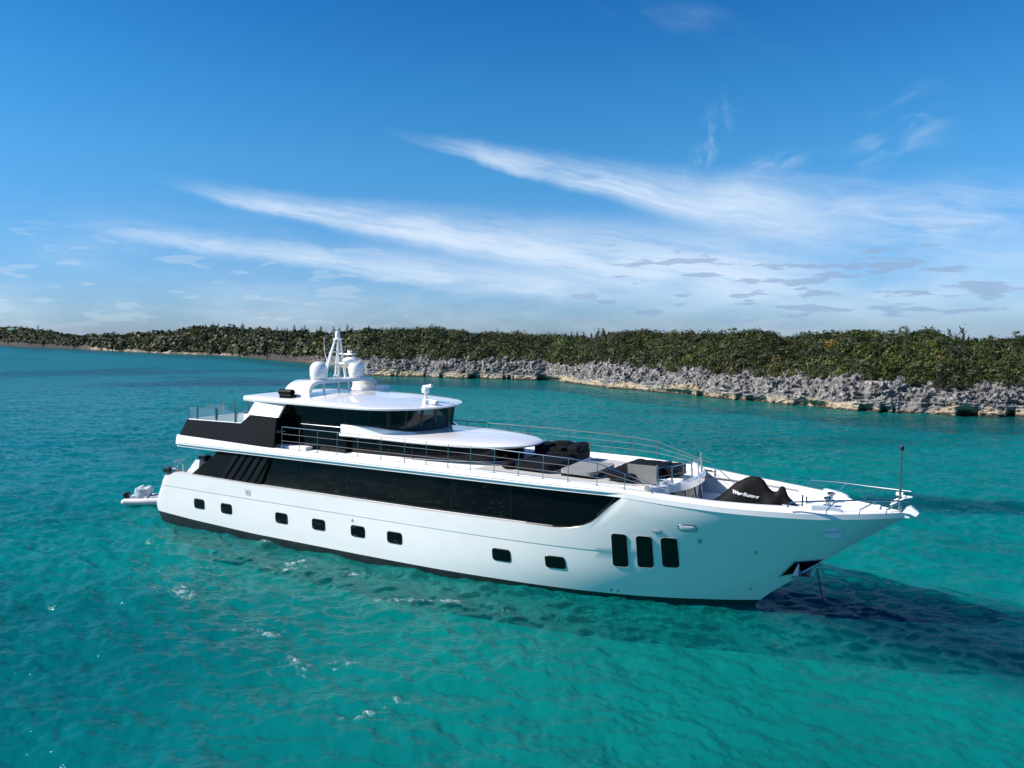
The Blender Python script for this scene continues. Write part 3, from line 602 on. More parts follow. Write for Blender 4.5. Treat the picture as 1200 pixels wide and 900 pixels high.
def zhull(x):
    if x < 2.0: return interp(x, [0, 1.5, 2.0], [2.82, 2.84, 2.84])
    if x < 2.45: return interp(x, [2.0, 2.45], [2.84, 3.07])
    if x < 27.0: return interp(x, [2.45, 9, 20, 27], [3.07, 3.0, 2.98, 3.02])
    if x < 29.68: return interp(x, [p[0] for p in WIN], [p[1] for p in WIN])
    return zband(x)
def hull_mesh():
    S = np.unique(np.concatenate([np.linspace(0, .035, 8), np.linspace(.035, .66, 60), np.linspace(.66, .76, 46), np.linspace(.76, 1, 70)]))
    rows = []; mats = []
    lv = [('b', 0), ('b', .25), ('b', .5), ('b', .75), ('b', 1.0)]
    for s in S:
        def at(zf):
            x = 20.
            for _ in range(12): 
                z = zf(x); x = xstern(z)+s*(xstem(z)-xstern(z))
            return x, zf(x)
        col_ = []
        zt = lambda x: zhull(x)
        fr = [lambda x: -1.3, lambda x: -.6, lambda x: 0.0, lambda x: zboot(x)]
        fr += [lambda x, q=q: zboot(x)+(2.19-zboot(x))*q for q in (.2, .4, .6, .8, 1.0)]
        fr += [lambda x, q=q: 2.225+(zt(x)-2.225)*q for q in (0, .12, .25, .4, .55, .7, .85, 1.0)]
        for f_ in fr:
            x, z = at(f_); col_.append((x, z))
        rows.append(col_)
    n = len(rows[0]); P = []
    for col_ in rows:
        L = []
        for k, (x, z) in enumerate(col_):
            b = hb(x, z)
            if k >= 9: b = b+.022*min(1, max(0, (33-x)/5))
            L.append((x, -b, z))
        P.append(L+[(x, -y, z) for x, y, z in L[::-1]][0:])
    # section order: starboard top -> keel -> port top
    P = [[*(q for q in row[:n][::-1]), *(q for q in row[n:][::-1])] for row in P]
    h = len(P); w_ = 2*n; V = [p for row in P for p in row]; F = []; mi_ = []
    for i_ in range(h-1):
        for j_ in range(w_-1):
            F.append((i_*w_+j_, i_*w_+j_+1, (i_+1)*w_+j_+1, (i_+1)*w_+j_)); kk = j_ if j_ < n else w_-2-j_
            lvl = n-1-kk-1 if j_ < n-1 else (0 if j_ == n-1 else j_-n)
            mi_.append(1 if lvl < 3 else 0)
    # transom
    for j_ in range(n-1):
        F.append((j_, j_+1, w_-2-j_, w_-1-j_)); mi_.append(1 if (n-2-j_) < 3 else 0)
    o = mesh_obj('hull', V, F, [M_WHITE, M_BOOT], yacht, True, mi_, 22)
    return o
hull = hull_mesh()
def hullpt(x, z, off=0.0, side=-1):
    e_ = .05; b = hb(x, z)+(.022 if z > 2.2 else 0); dx = (hb(x+e_, z)-hb(x-e_, z))/(2*e_); dz = (hb(x, z+e_)-hb(x, z-e_))/(2*e_)
    n_ = Vector((-dx, 1, -dz)).normalized(); p = Vector((x, b, z))+n_*off
    return (p.x, side*p.y, p.z)
# ledge on top of the hull side, below the long window
for side in (-1, 1):
    xs_ = np.concatenate([np.linspace(1.9, 27, 60), [p[0] for p in WIN[1:]]])
    m = MB(); m.grid([[(x, side*(hb(x, zhull(x))+.02), zhull(x)), (x+.01*0, side*(hb(x, zhull(x))-.06), zhull(x)+.025), (x, side*(hb(x, zhull(x))-.34), zhull(x)+.03)] for x in xs_])
    m.build('window_sill', M_LEDGE, yacht, True)
    xs_ = np.linspace(3.9, 26.8, 60)
    for dz_, yo in ((.05, .10), (.045, .19)):
        m = MB(); m.tube([(x, side*(hb(x, zhull(x))-yo), zhull(x)+dz_) for x in xs_], .018, 6); m.build('sill_rail', M_GREYP, yacht, True)
    # window band glass (main deck)
    m = MB(); xs_ = np.linspace(8.6, 30.1, 60)
    m.grid([[(x, side*(hb(x, 3.6)-.30), z_) for z_ in (2.9, 3.4, 4.0, 4.72)] for x in xs_])
    g_ = m.build('saloon_window', M_GLASS, yacht, True)
    # black lower lip which runs up around the curved forward end
    path = [(x, zhull(x)+.03) for x in np.linspace(9.6, 26.9, 40)]+[(p[0], p[1]+.02) for p in WIN]
    m = MB(); m.grid([[(x, side*(hb(x, z_)-.012), z_-.03), (x, side*(hb(x, z_)-.04), z_+.015), (x-.05, side*(hb(x, z_)-.29), z_+.05), (x-.10, side*(hb(x, z_)-.30), z_+.11)] for x, z_ in path[36:]])
    m.build('window_lip', M_FRAME, g_, True)
    m = MB(); m.grid([[(x, side*(hb(x, z_)-.24), z_+.01), (x, side*(hb(x, z_)-.245), z_+.10), (x, side*(hb(x, z_)-.30), z_+.11)] for x, z_ in path[:38]])
    m.build('window_lip', M_FRAME, g_, True)
    for x in (12.4, 15.5, 18.6, 21.7, 24.8):       # pane joints
        m = MB(); m.box(x-.012, x+.012, side*(hb(x, 3.6)-.30)-.006, side*(hb(x, 3.6)-.30)+.006, 3.08, 4.66); m.build('pane_joint', M_FRAME, g_)
# fascia / sheer band, from the aft overhang to the stem
def ztop(x): return interp(x, [2.8, 10, 24, 28, 31, 33.2, 35, 37.3, 37.75, 39.9], [5.30, 5.12, 5.04, 5.0, 4.86, 4.70, 4.64, 4.58, 4.46, 4.44])
def zfl(x): return interp(x, [2.8, 10, 24, 31.7, 31.9, 37.5, 37.6, 40], [5.22, 5.04, 4.93, 4.78, 3.75, 3.75, 4.3, 4.3])
def kb(x): 
    b = hb(x, zband(x))+.025
    return b
xs_b = np.concatenate([np.linspace(2.85, 26, 50)[:-1], np.linspace(26, 39.74, 90)])
for side in (-1, 1):
    rows = []
    for x in xs_b:
        b = kb(x); zb, zt = zband(x), ztop(x); fl = interp(x, [0, 28, 32, 36, 39, 39.8], [.10, .12, .22, .26, .16, .05]); fl = min(fl, b*.6); wd = min(interp(x, [0, 27, 31, 33, 36, 39.7], [.16, .18, .24, .24, .2, .1]), max(b-fl-.01, 0)*.9)
        rec = .09*interp(x, [29.2, 30.0], [1, 0])
        rows.append([(x, side*(b-.42*interp(x, [29, 30.2], [1, 0])), zb-.001), (x, side*(b-rec), zb), (x, side*(b-rec), zb+.15), (x, side*b, zb+.155+.0*rec), (x, side*(b+.0), zb+.2), (x, side*(b-fl*.35), zb+(zt-zb)*.72), (x, side*(b-fl), zt-.01), (x, side*(b-fl-.03), zt), (x, side*(b-fl-wd), zt), (x, side*(b-fl-wd-.02), min(zfl(x), zt-.03)-.02)])
    m = MB(); m.grid(rows); 
    m.add(rows[0], [tuple(range(len(rows[0])))])
    m.build('bulwark', M_WHITE, yacht, True, 28)
    # thin groove line on the fascia
    m = MB(); m.grid([[(x, side*(kb(x)+.004), zband(x)+.235), (x, side*(kb(x)+.004), zband(x)+.255)] for x in np.linspace(3.2, 30.1, 70)])
    m.build('groove_line', M_LEDGE, yacht)
# aft end of the upper deck overhang
m = MB(); rows = []
for y in np.linspace(-3.85, 3.85, 16):
    bow_ = .18*(1-(y/3.85)**2); rows.append([(2.85-bow_+.55, y, 4.64), (2.85-bow_, y, 4.66), (2.80-bow_, y, 4.9), (3.0-bow_, y, 5.3), (3.3, y, 5.31)])
m.grid(rows); m.build('aft_fascia', M_WHITE, yacht, True, 30)
m = MB(); xs_ = np.linspace(2.9, 31.2, 40); m.grid([[(x, -(kb(x)-.40), 4.635), (x, (kb(x)-.40), 4.635)] for x in xs_]); m.build('ceiling_panel', M_WHITE, yacht)
# upper deck floor (white margin + grey deck)
def front_deck(y): return 31.9-1.15*abs(y/3.25)**2.4
m = MB(); rows = []
for x in np.concatenate([np.linspace(3.1, 29.5, 40), np.linspace(29.7, 31.9, 16)]):
    b = kb(x)-.2; 
    if x > front_deck(b): b = 3.25*max(0, (31.9-x)/1.15)**(1/2.4)
    rows.append([(x, y, zfl(min(x, 31.6))) for y in np.linspace(-b, b, 7)])
m.grid(rows); m.build('side_deck', M_DECKW, yacht)
m = MB(); rows = []
for x in np.linspace(22.5, 30.6, 24):
    b = interp(x, [22.5, 24, 27, 29.5, 30.6], [2.9, 2.9, 2.75, 2.4, 1.9]); rows.append([(x, y, zfl(x)+.012) for y in np.linspace(-b, b, 5)])
m.grid(rows); m.build('sun_deck', M_DECK, yacht)
# front of the upper deck: curved white coaming and the dark curved front below it
th = np.linspace(-1, 1, 41)
def fpt(y, o=0.0): return (front_deck(y)+o, y)
m = MB(); m.grid([[(front_deck(y)-.22, y*.97, 4.80), (front_deck(y)-.2, y*.975, 5.02), (front_deck(y)-.04, y, 5.05), (front_deck(y)+.03, y*1.005, 5.0), (front_deck(y)+.02, y, 4.70), (front_deck(y)-.25, y*.98, 4.68)] for y in th*3.2])
m.build('front_coaming', M_WHITE, yacht, True, 35)
m = MB(); m.grid([[(front_deck(y)-.22, y*.97, 4.72), (front_deck(y)-.06, y*.97, 3.75)] for y in th*3.1]); m.build('front_window', M_BLUEG, yacht, True)
for y in (-2.2, -1.1, 0, 1.1, 2.2):
    m = MB(); m.tube([(front_deck(y)-.2, y*.97, 4.7), (front_deck(y)-.03, y*.97, 3.76)], .025, 6); m.build('window_pillar', M_WHITE, yacht)
# foredeck
m = MB(); rows = []
for x in np.linspace(30.9, 37.7, 28): b = max(kb(x)-.40, .05); rows.append([(x, y, 3.76) for y in np.linspace(-b, b, 7)])
m.grid(rows); m.build('foredeck', M_DECKW, yacht)
for side in (-1, 1):     # inner faces of the bulwark
    m = MB(); m.grid([[(x, side*(kb(x)-.47), 4.68 if x < 33 else ztop(x)-.02), (x, side*(kb(x)-.44), 3.76)] for x in np.linspace(31, 37.6, 30)]); m.build('bulwark_liner', M_WHITE, yacht, True)
# bow platform
m = MB(); rows = []
for x in np.linspace(36.2, 39.7, 26): b = max(kb(x)-.12, .02); rows.append([(x, y, 4.40+.03*math.cos(y)) for y in np.linspace(-b, b, 9)])
m.grid(rows); xx = 36.2; b = kb(36.2)-.12
m.add([(xx, -b, 4.42), (xx, b, 4.42), (xx-.4, b, 3.75), (xx-.4, -b, 3.75)], [(0, 1, 2, 3)]); m.build('bow_platform', M_DECKW, yacht, True, 30)
for side in (-1, 1):   # rounded end of the high bulwark
    m = MB(); P = []
    for a in np.linspace(0, math.pi/2, 10):
        xx = 36.6+1.0*math.sin(a); zz_ = 4.38+.30*math.cos(a)**.5
        yb = kb(min(xx, 37.6))-.12; P.append([(xx, side*yb, 4.36), (xx, side*(yb-.03), zz_), (xx-.04, side*(yb-.24), zz_), (xx-.04, side*(yb-.28), 4.36)])
    m.grid(P); m.build('bulwark_end', M_WHITE, yacht, True, 50)

# ---------------- portholes, tall windows and hull fittings (both sides)
def rrect(w_, h_, r, n=5, lean=0.0):
    P = []
    for cx, cy, a0 in ((w_/2-r, h_/2-r, 0), (-w_/2+r, h_/2-r, 90), (-w_/2+r, -h_/2+r, 180), (w_/2-r, -h_/2+r, 270)):
        for k in range(n+1): a = R(a0+90*k/n); P.append((cx+r*math.cos(a)+lean*(cy+r*math.sin(a)), cy+r*math.sin(a)))
    return P
def on_hull(name, x0, z0, poly, m_in, m_rim, side, bulge=0.0, rim=.035):
    """a window let into the side: rim just proud, pane set just inside it"""
    K = 6; c_ = MB(); n_ = len(poly)
    rings = [[hullpt(x0+p[0]*q, z0+p[1]*q, .014+bulge*math.sqrt(1.0001-q*q), side) for p in poly] for q in np.linspace(1, .02, K)]
    c_.grid([r_+[r_[0]] for r_ in rings]); pane = c_.build(name, m_in, yacht, True)
    f_ = MB(); sx = 1+rim/max(abs(p[0]) for p in poly); sz_ = 1+rim/max(abs(p[1]) for p in poly)
    prof = [(sx, sz_, .002), ((1+sx)/2, (1+sz_)/2, .026), (1, 1, .024), (.995, .995, .012)]
    f_.grid([[hullpt(x0+p[0]*a, z0+p[1]*b, o_, side) for p in poly+[poly[0]]] for a, b, o_ in prof]); f_.build('rim', m_rim, pane, True)
    return pane
for side in (-1, 1):
    for k, x in enumerate([4.59, 6.87, 11.12, 13.74, 16.33, 18.59, 24.34, 26.82]):
        on_hull('porthole', x, 1.465, rrect(.84, .50, .13), M_GLASS, M_FRAME if side else 0, side)
    for k, (x, zc, h_) in enumerate([(29.62, 2.33, 1.50), (30.60, 2.36, 1.44), (31.55, 2.42, 1.36)]):
        on_hull('tall_window', x, zc, rrect(.62, h_, .14, lean=.07), M_GLASS, M_GREYP, side, rim=.012)
    on_hull('fairlead', 32.35, 3.58, rrect(.66, .24, .119), M_FAIR, M_STEELD, side, .05, rim=.03)
    on_hull('vent_plate', 31.2, 3.34, rrect(.34, .12, .055), M_FAIR, M_GREYP, side, .02, rim=.02)
    on_hull('fairlead', 37.25, 3.50, rrect(.60, .15, .07, lean=.25), M_LETTER, M_LETTER, side, .16, rim=.03)
    for x, z_, r_ in ((32.72, 3.05, .085), (29.25, .42, .05), (34.62, 2.62, .06), (34.2, .8, .045), (8.68, 2.6, .0), (29.0, .42, .035)):
        if r_ <= 0: continue
        p = hullpt(x, z_, .0, side); p2 = hullpt(x, z_, .07, side); m = MB(); m.tube([p, p2], r_, 12, r_*.8); m.build('drain_cap', M_STEEL if r_ > .04 else M_DARKP, yacht, True)
    # small square badge aft and small emblem amidships
    on_hull('hull_badge', 8.68, 2.58, rrect(.32, .28, .03), M_LETTER, M_GREYP, side, rim=.012)
    q = hullpt(16.0, 1.98, .012, side); m = MB(); m.add([hullpt(15.92, 1.9, .012, side), hullpt(16.08, 1.9, .012, side), hullpt(16.02, 2.08, .012, side)], [(0, 1, 2)]); m.build('hull_emblem', M_GREYP, yacht)
# small dark bars on the square badge
for dz_ in (-.05, .05):
    m = MB(); m.add([hullpt(8.60, 2.56+dz_, .032), hullpt(8.76, 2.56+dz_, .032), hullpt(8.76, 2.60+dz_, .032), hullpt(8.60, 2.60+dz_, .032)], [(0, 1, 2, 3)]); m.build('badge_mark', M_DARKP, yacht)
# anchor pocket on the stem, starboard + port
for side in (-1, 1):
    quad = [(35.28, 1.42), (35.86, 2.16), (36.86, 2.26), (36.05, 1.62)]
    def qp(u, v, off):
        a = Vector(quad[0]).lerp(Vector(quad[3]), u); b = Vector(quad[1]).lerp(Vector(quad[2]), u); c_ = a.lerp(b, v)
        x = min(c_.x, xstem(c_.y)-.02); return hullpt(x, c_.y, off, side)
    m = MB(); m.grid([[qp(u, v, .012) for v in np.linspace(0, 1, 6)] for u in np.linspace(0, 1, 8)]); pk = m.build('anchor_pocket', M_BLACK, yacht)
    m = MB(); m.tube([qp(0, 0, .02), qp(0, 1, .02)], .028, 6); m.tube([qp(0, 1, .02), qp(1, 1, .02)], .016, 6); m.build('pocket_frame', M_STEEL, pk, True)
anc = MB()
anc.tube([(36.75, -.22, 2.12), (36.05, -.34, 1.62)], .06, 8); anc.prism([(35.75, 1.45), (36.45, 1.50), (36.5, 1.62), (35.8, 1.58)], 1, -.62, .1)
anc.add([(35.75, -.62, 1.5), (36.0, -.62, 1.5), (36.02, -.5, 2.12), (36.1, -.40, 1.5)], [(0, 1, 2), (1, 3, 2), (0, 2, 3)]); anc.add([(36.2, -.1, 1.5), (36.45, -.1, 1.5), (36.35, -.16, 2.05), (36.3, .05, 1.5)], [(0, 1, 2), (1, 3, 2), (0, 2, 3)])
anc.build('anchor', M_STEELD, yacht)
# anchor chain: real links hanging to the water
ch = MB(); p0 = Vector((36.62, -.2, 1.9)); p1 = Vector((37.15, -.35, -.6)); nlk = 26
for k in range(nlk):
    a = p0.lerp(p1, k/nlk); b = p0.lerp(p1, (k+1.35)/nlk); dx = Vector((.035, 0, 0)) if k % 2 else Vector((0, .035, 0))
    ch.tube([a, a+dx+(b-a)*.2, a+dx+(b-a)*.8, b, a-dx+(b-a)*.8, a-dx+(b-a)*.2, a], .014, 5, caps=False)
ch.build('anchor_chain', M_DARKP, yacht)

# ---------------- black side panels
def slab(name, poly, y0, y1, m_, par=yacht, b0=None):
    """poly in x,z; y varies from y0 at lowest z to y1 at the top; thickness inwards .12; both sides"""
    out = []
    zs_ = [p[1] for p in poly]; za, zb_ = min(zs_), max(zs_)
    for side in (-1, 1):
        yy = lambda z_: side*(y0+(y1-y0)*(z_-za)/(zb_-za)); n_ = len(poly)
        V = [(x, yy(z_), z_) for x, z_ in poly]+[(x, yy(z_)-side*.12, z_) for x, z_ in poly]
        m = MB(); m.add(V, [tuple(range(n_))[::-1], tuple(range(n_, 2*n_))]+[(i_, (i_+1) % n_, n_+(i_+1) % n_, n_+i_) for i_ in range(n_)]); out.append(m.build(name, m_, par))
    return out
slab('lower_side_panel', [(3.85, 3.06), (9.45, 2.98), (10.35, 4.66), (6.30, 4.66)], 3.74, 3.72, M_BLACK)
# slanting louvre blades on the lower panel
for side in (-1, 1):
    for k in range(5):
        xb_, xt_ = 6.55+k*.60, 7.95+k*.56
        m = MB(); y_ = side*3.745
        m.add([(xb_-.30, y_, 3.1), (xb_+.10, side*3.785, 3.1), (xb_+.10, y_, 3.1), (xt_-.30, y_, 4.62), (xt_+.06, side*3.785, 4.62), (xt_+.06, y_, 4.62)], [(0, 1, 4, 3), (1, 2, 5, 4), (0, 2, 1), (3, 4, 5)])
        m.build('louvre_blade', M_BLACK, yacht)
slab('upper_side_panel', [(3.05, 5.26), (10.66, 5.10), (10.66, 6.66), (8.70, 6.70), (7.95, 6.20), (3.55, 6.18)], 3.88, 3.60, M_BLACK)
slab('side_pillar', [(8.25, 6.40), (8.72, 6.69), (10.64, 6.65), (10.72, 7.42), (8.45, 7.42)], 3.66, 3.02, M_WHITE)
for side in (-1, 1):  # steel edge on the aft bulwark
    m = MB(); m.tube([(3.70, side*3.66, 6.21), (7.97, side*3.62, 6.23), (8.68, side*3.56, 6.74)], .03, 6); m.build('cap_rail', M_LETTER, yacht, True)
# aft transverse bulwark of the upper deck, black
m = MB(); m.grid([[(3.05-.15*(1-(y/3.85)**2), y, 5.28), (3.72-.15*(1-(y/3.85)**2), y*.95, 6.18), (3.84, y*.95, 6.18), (3.84, y*.95, 5.3)] for y in np.linspace(-3.85, 3.85, 14)]); m.build('aft_bulwark', M_BLACK, yacht, True, 30)
m = MB(); m.tube([(3.70-.15*(1-(y/3.66)**2), y, 6.21) for y in np.linspace(-3.66, 3.66, 12)], .03, 6); m.build('cap_rail', M_LETTER, yacht, True)
m = MB(); m.box(3.8, 10.4, -3.5, 3.5, 5.82, 5.88); m.build('aft_deck', M_GREYP, yacht)
# glass balustrade
for side in (-1, 1):
    gb = MB(); gb.add([(3.76, side*3.62, 6.26), (8.1, side*3.58, 6.26), (8.1, side*3.54, 6.80), (3.70, side*3.60, 6.92)], [(0, 1, 2, 3)]); g_ = gb.build('glass_panel', M_CLEAR, yacht)
    for x in (4.35, 5.95, 7.5):
        m = MB(); m.box(x-.035, x+.035, side*3.62-.03, side*3.62+.03, 6.2, 6.96); m.build('glass_post', M_STEELD, yacht)
gb = MB(); gb.add([(3.70, -3.6, 6.26), (3.55, 0, 6.26), (3.55, 0, 6.92), (3.70, -3.6, 6.92)], [(0, 1, 2, 3)]); gb.add([(3.70, 3.6, 6.26), (3.55, 0, 6.26), (3.55, 0, 6.92), (3.70, 3.6, 6.92)], [(0, 1, 2, 3)]); gb.build('glass_panel', M_CLEAR, yacht)
for y in (-3.5, -2.2, -1.3, -.4, .6, 1.6, 2.6, 3.5):
    m = MB(); m.box(3.56, 3.62, y-.03, y+.03, 6.18, 6.98); m.build('glass_post', M_STEELD, yacht)

# ---------------- upper deck house, brow, bridge and roof
def sup(x, B, x0, xs, n_): 
    if x <= x0: return B
    return B*max(0, 1-((x-x0)/(xs-x0))**n_)**(1/n_)
def outline(B, x0, xs, n_, xa, N=44):
    """starboard aft -> bow -> port aft"""
    P = [(xa+(x0-xa)*k/8, -B) for k in range(8)]
    for k in range(N+1):
        a = math.pi/2*(1-2*k/N)*-1; # -90..90
        ca, sa = abs(math.cos(a))**(2/n_), abs(math.sin(a))**(2/n_); P.append((x0+(xs-x0)*ca, B*sa*(1 if a > 0 else -1)))
    P += [(x0-(x0-xa)*k/8, B) for k in range(1, 9)]
    return P
def loft(rings, name, m_, smooth=True, auto=30, closed_cap=None, par=yacht):
    m = MB(); m.grid([[(x, y, z_) for (x, y), z_ in zip(r_, zz_)] for r_, zz_ in rings]); 
    return m.build(name, m_, par, smooth, auto)
def R_(ol, z_): return (ol, [z_]*len(ol))
# deck house walls (black glass) under the brow
ol = outline(2.5, 15, 23.2, 2.4, 10.6); loft([R_(ol, 4.9), R_(outline(2.5, 15, 23.3, 2.4, 10.6), 5.84)], 'deckhouse_window', M_GLASS)
for x in (12.6, 14.6, 16.6, 18.6):
    b = sup(x, 2.5, 15, 23.6, 2.5)
    for side in (-1, 1): m = MB(); m.box(x-.02, x+.02, side*b-.015, side*b+.015, 4.96, 5.96); m.build('pane_joint', M_FRAME, yacht)
m = MB(); m.grid([[(x, y, z_) for z_ in (5.0, 5.04)] for x, y in outline(2.53, 15, 23.23, 2.4, 10.6)]); m.build('deckhouse_base', M_WHITE, yacht)
# brow
def brow_ol(k): return outline(3.12-k, 17, 24.15-k*1.0, 2.35, 14.55)
r0 = brow_ol(.30); rings = [(brow_ol(.45), 5.86), (brow_ol(.05), 5.90), (brow_ol(0), 5.95), (brow_ol(.0), 5.99), (brow_ol(.06), 6.04), (brow_ol(.3), 6.10), (brow_ol(.8), 6.17), (brow_ol(1.6), 6.24), (brow_ol(3.0), 6.26)]
m = MB(); m.grid([[(x, y, z_-.022*max(0, x-17)) for x, y in o_] for o_, z_ in rings])
for k in range(len(rings)-1): pass
o_ = brow_ol(3.0); m.add([(x, y, 6.26-.022*max(0, x-17)) for x, y in o_], [tuple(range(len(o_)))])
m.build('brow', M_WHITE, yacht, True, 40)
m = MB(); m.prism([(-3.10, 5.95), (-3.10, 6.06), (3.10, 6.06), (3.10, 5.95)], 0, 14.53, 14.60); m.build('brow_end', M_WHITE, yacht)
# coaming wall round the bridge: full height aft, fading into the brow forward
def coam(k, xx): return outline(2.98-k, 14.9, 19.0-k, 2.4, 14.55)
ca_ = coam(0, 0); m = MB(); P = []
for x, y in ca_:
    f_ = interp(x, [14.55, 16.5, 18.0, 19.0], [1, .9, .45, .2]); P.append([(x, y, 6.05), (x, y, 6.06+.43*f_-.03), (x-.02, y*.99, 6.06+.43*f_), (x-.1, y*.93, 6.06+.43*f_+.01)])
m.grid(P); m.build('bridge_coaming', M_WHITE, yacht, True, 35)
m = MB(); m.box(14.52, 14.60, -2.98, -2.5, 6.0, 6.49); m.box(14.52, 14.60, 2.5, 2.98, 6.0, 6.49); m.build('coaming_end', M_WHITE, yacht)
# sky lounge (aft, black) and bridge glass (forward, tinted, see-through)
m = MB()
for side in (-1, 1): m.add([(9.2, side*2.75, 4.95), (14.6, side*2.75, 4.95), (14.6, side*2.75, 7.40), (9.9, side*2.75, 7.40)], [(0, 1, 2, 3)])
m.add([(9.2, -2.75, 4.95), (9.2, 2.75, 4.95), (9.9, 2.75, 7.4), (9.9, -2.75, 7.4)], [(0, 1, 2, 3)]); m.build('sky_lounge_window', M_GLASS, yacht)
for side in (-1, 1):
    m = MB(); m.tube([(11.6, side*2.80, 6.33), (14.5, side*2.80, 6.31)], .02, 6); m.build('hand_rail', M_STEEL, yacht, True)
    m = MB(); m.box(10.2, 12.4, side*3.05-.25, side*3.05+.25, 5.03, 5.2, .04); m.build('side_step', M_DECKW, yacht)
bo = outline(2.78, 14.9, 18.55, 2.4, 14.6); bt_ = outline(2.86, 14.9, 18.75, 2.4, 14.6)
def bz(x): return interp(x, [14.6, 16.5, 18.0, 19.2], [6.47, 6.43, 6.27, 6.18])
m = MB(); m.grid([[(x, y, bz(x)) for x, y in bo], [(x, y, 7.36) for x, y in bt_]]); bridge_glass = m.build('bridge_window', M_TINT, yacht, True, 30)
n_ = len(bo)
for k in range(n_):
    x, y = bo[k]; x2, y2 = bt_[k]
    if k in (8, 12, 16, 20, 24, 28, 30, 32, 36, 40, 44, 48, 52) and k != 30:
        m = MB(); wdt = .075 if k not in (16, 44) else .16; m.tube([(x+.0, y, bz(x)-.02), (x2, y2, 7.38)], wdt, 4); m.build('window_pillar', M_FRAME, bridge_glass)
m = MB(); m.tube([(x, y, bz(x)+.02) for x, y in bo], .045, 6); m.tube([(x, y, 7.31) for x, y in bt_], .05, 6); m.build('window_frame', M_FRAME, bridge_glass, True)
# bridge interior: floor, dash console, aft bulkhead, helm seats, dark side lining aft
m = MB(); o_ = outline(2.7, 14.9, 18.3, 2.4, 14.7); m.add([(x, y, 6.10) for x, y in o_], [tuple(range(len(o_)))]); m.build('bridge_floor', M_FRAME, yacht)
m = MB(); m.box(14.55, 14.62, -2.74, 2.74, 5.0, 7.36); m.build('bridge_bulkhead', M_BLACK, yacht)
m = MB(); m.grid([[(x*.0+14.9+(x-14.9)*.97, y*.96, bz(x)+.06), (14.9+(x-14.9)*.72, y*.7, bz(x)+.22), (14.9+(x-14.9)*.62, y*.62, 6.1)] for x, y in outline(2.8, 14.9, 18.5, 2.4, 16.0) if x > 17.0]); m.build('dash_console', M_GREYP, yacht, True)
for y in (-.9, .9):
    m = MB(); m.box(16.1, 16.6, y-.28, y+.28, 6.35, 6.55, .05); m.box(16.0, 16.15, y-.26, y+.26, 6.5, 7.05, .05); m.build('helm_seat', M_BLACK, yacht, True)
# roof
def roof_ol(k): 
    P = []
    def Bx(x): return interp(x, [7.45, 11.5, 15, 16.6], [3.02, 3.40, 3.68, 3.68])-k
    xs2 = list(np.linspace(7.48+k, 15.4, 22)); P = [(x, -Bx(x)) for x in xs2]; N = 40; xs_, x0, nn = 19.1-k, 15.5, 2.05
    for j_ in range(N+1):
        a = -math.pi/2+math.pi*j_/N; ca, sa = abs(math.cos(a))**(2/nn), abs(math.sin(a))**(2/nn); P.append((x0+(xs_-x0)*ca, (3.68-k)*sa*(1 if a > 0 else -1)))
    P += [(x, Bx(x)) for x in xs2[::-1]]; return P
def th_(x): return interp(x, [7.4, 13, 16.5, 19.9], [.30, .26, .13, .09])
m = MB(); rows = []
for k, f_, up in ((.7, 0, -.0), (.10, 0, 0), (.02, .12, 0), (0, .3, 0), (0, .8, 0), (.03, 1, 0), (.12, 1, .025), (.5, 1, .07), (1.1, 1, .13), (1.9, 1, .19), (2.8, 1, .22)):
    rows.append([(x, y, 7.35-.012*max(0, x-15)+th_(x)*f_+up*1.25*(.55+.45*min(1, (20.0-x)/6))) for x, y in roof_ol(k)])
m.grid(rows, close=True); m.add(rows[-1], [tuple(range(len(rows[-1])))]); m.add(rows[0], [tuple(range(len(rows[0])))[::-1]])
m.build('roof', M_WHITE, yacht, True, 35)
# searchlight and bits on the forward roof
slx, sly = 17.7, -.1
m = MB(); m.lathe([(.15, 0), (.13, .05), (.075, .1), (.07, .3), (.11, .34)], (slx, sly, 7.66), 14); s_ = m.build('searchlight', M_WHITE, yacht, True)
m = MB(); m.lathe([(.05, -.2), (.19, -.16), (.22, 0), (.19, .13), (.08, .2)], (slx, sly, 8.18), 16); m.build('lamp_head', M_WHITE, s_, True)
m = MB(); m.tube([(slx-.15, sly, 8.33), (slx+.15, sly-.02, 8.35), (slx+.42, sly-.05, 8.4)], .07, 8, .09); m.build('lamp_arm', M_LETTER, s_, True)
m = MB(); m.box(18.3, 18.7, -.65, -.35, 7.5, 7.66, .03); m.box(18.0, 18.2, -.8, -.6, 7.5, 7.68, .02); m.tube([(18.0, -.4, 7.7), (18.3, -.5, 7.7), (18.7, -.5, 7.66)], .025, 6); m.build('roof_horn', M_LETTER, yacht, True)
m = MB(); m.tube([(17.3, -.5, 7.9), (17.15, -.6, 7.75), (17.0, -.7, 7.62), (16.9, -1.2, 7.6)], .012, 5); m.build('cable', M_LETTER, yacht, True)
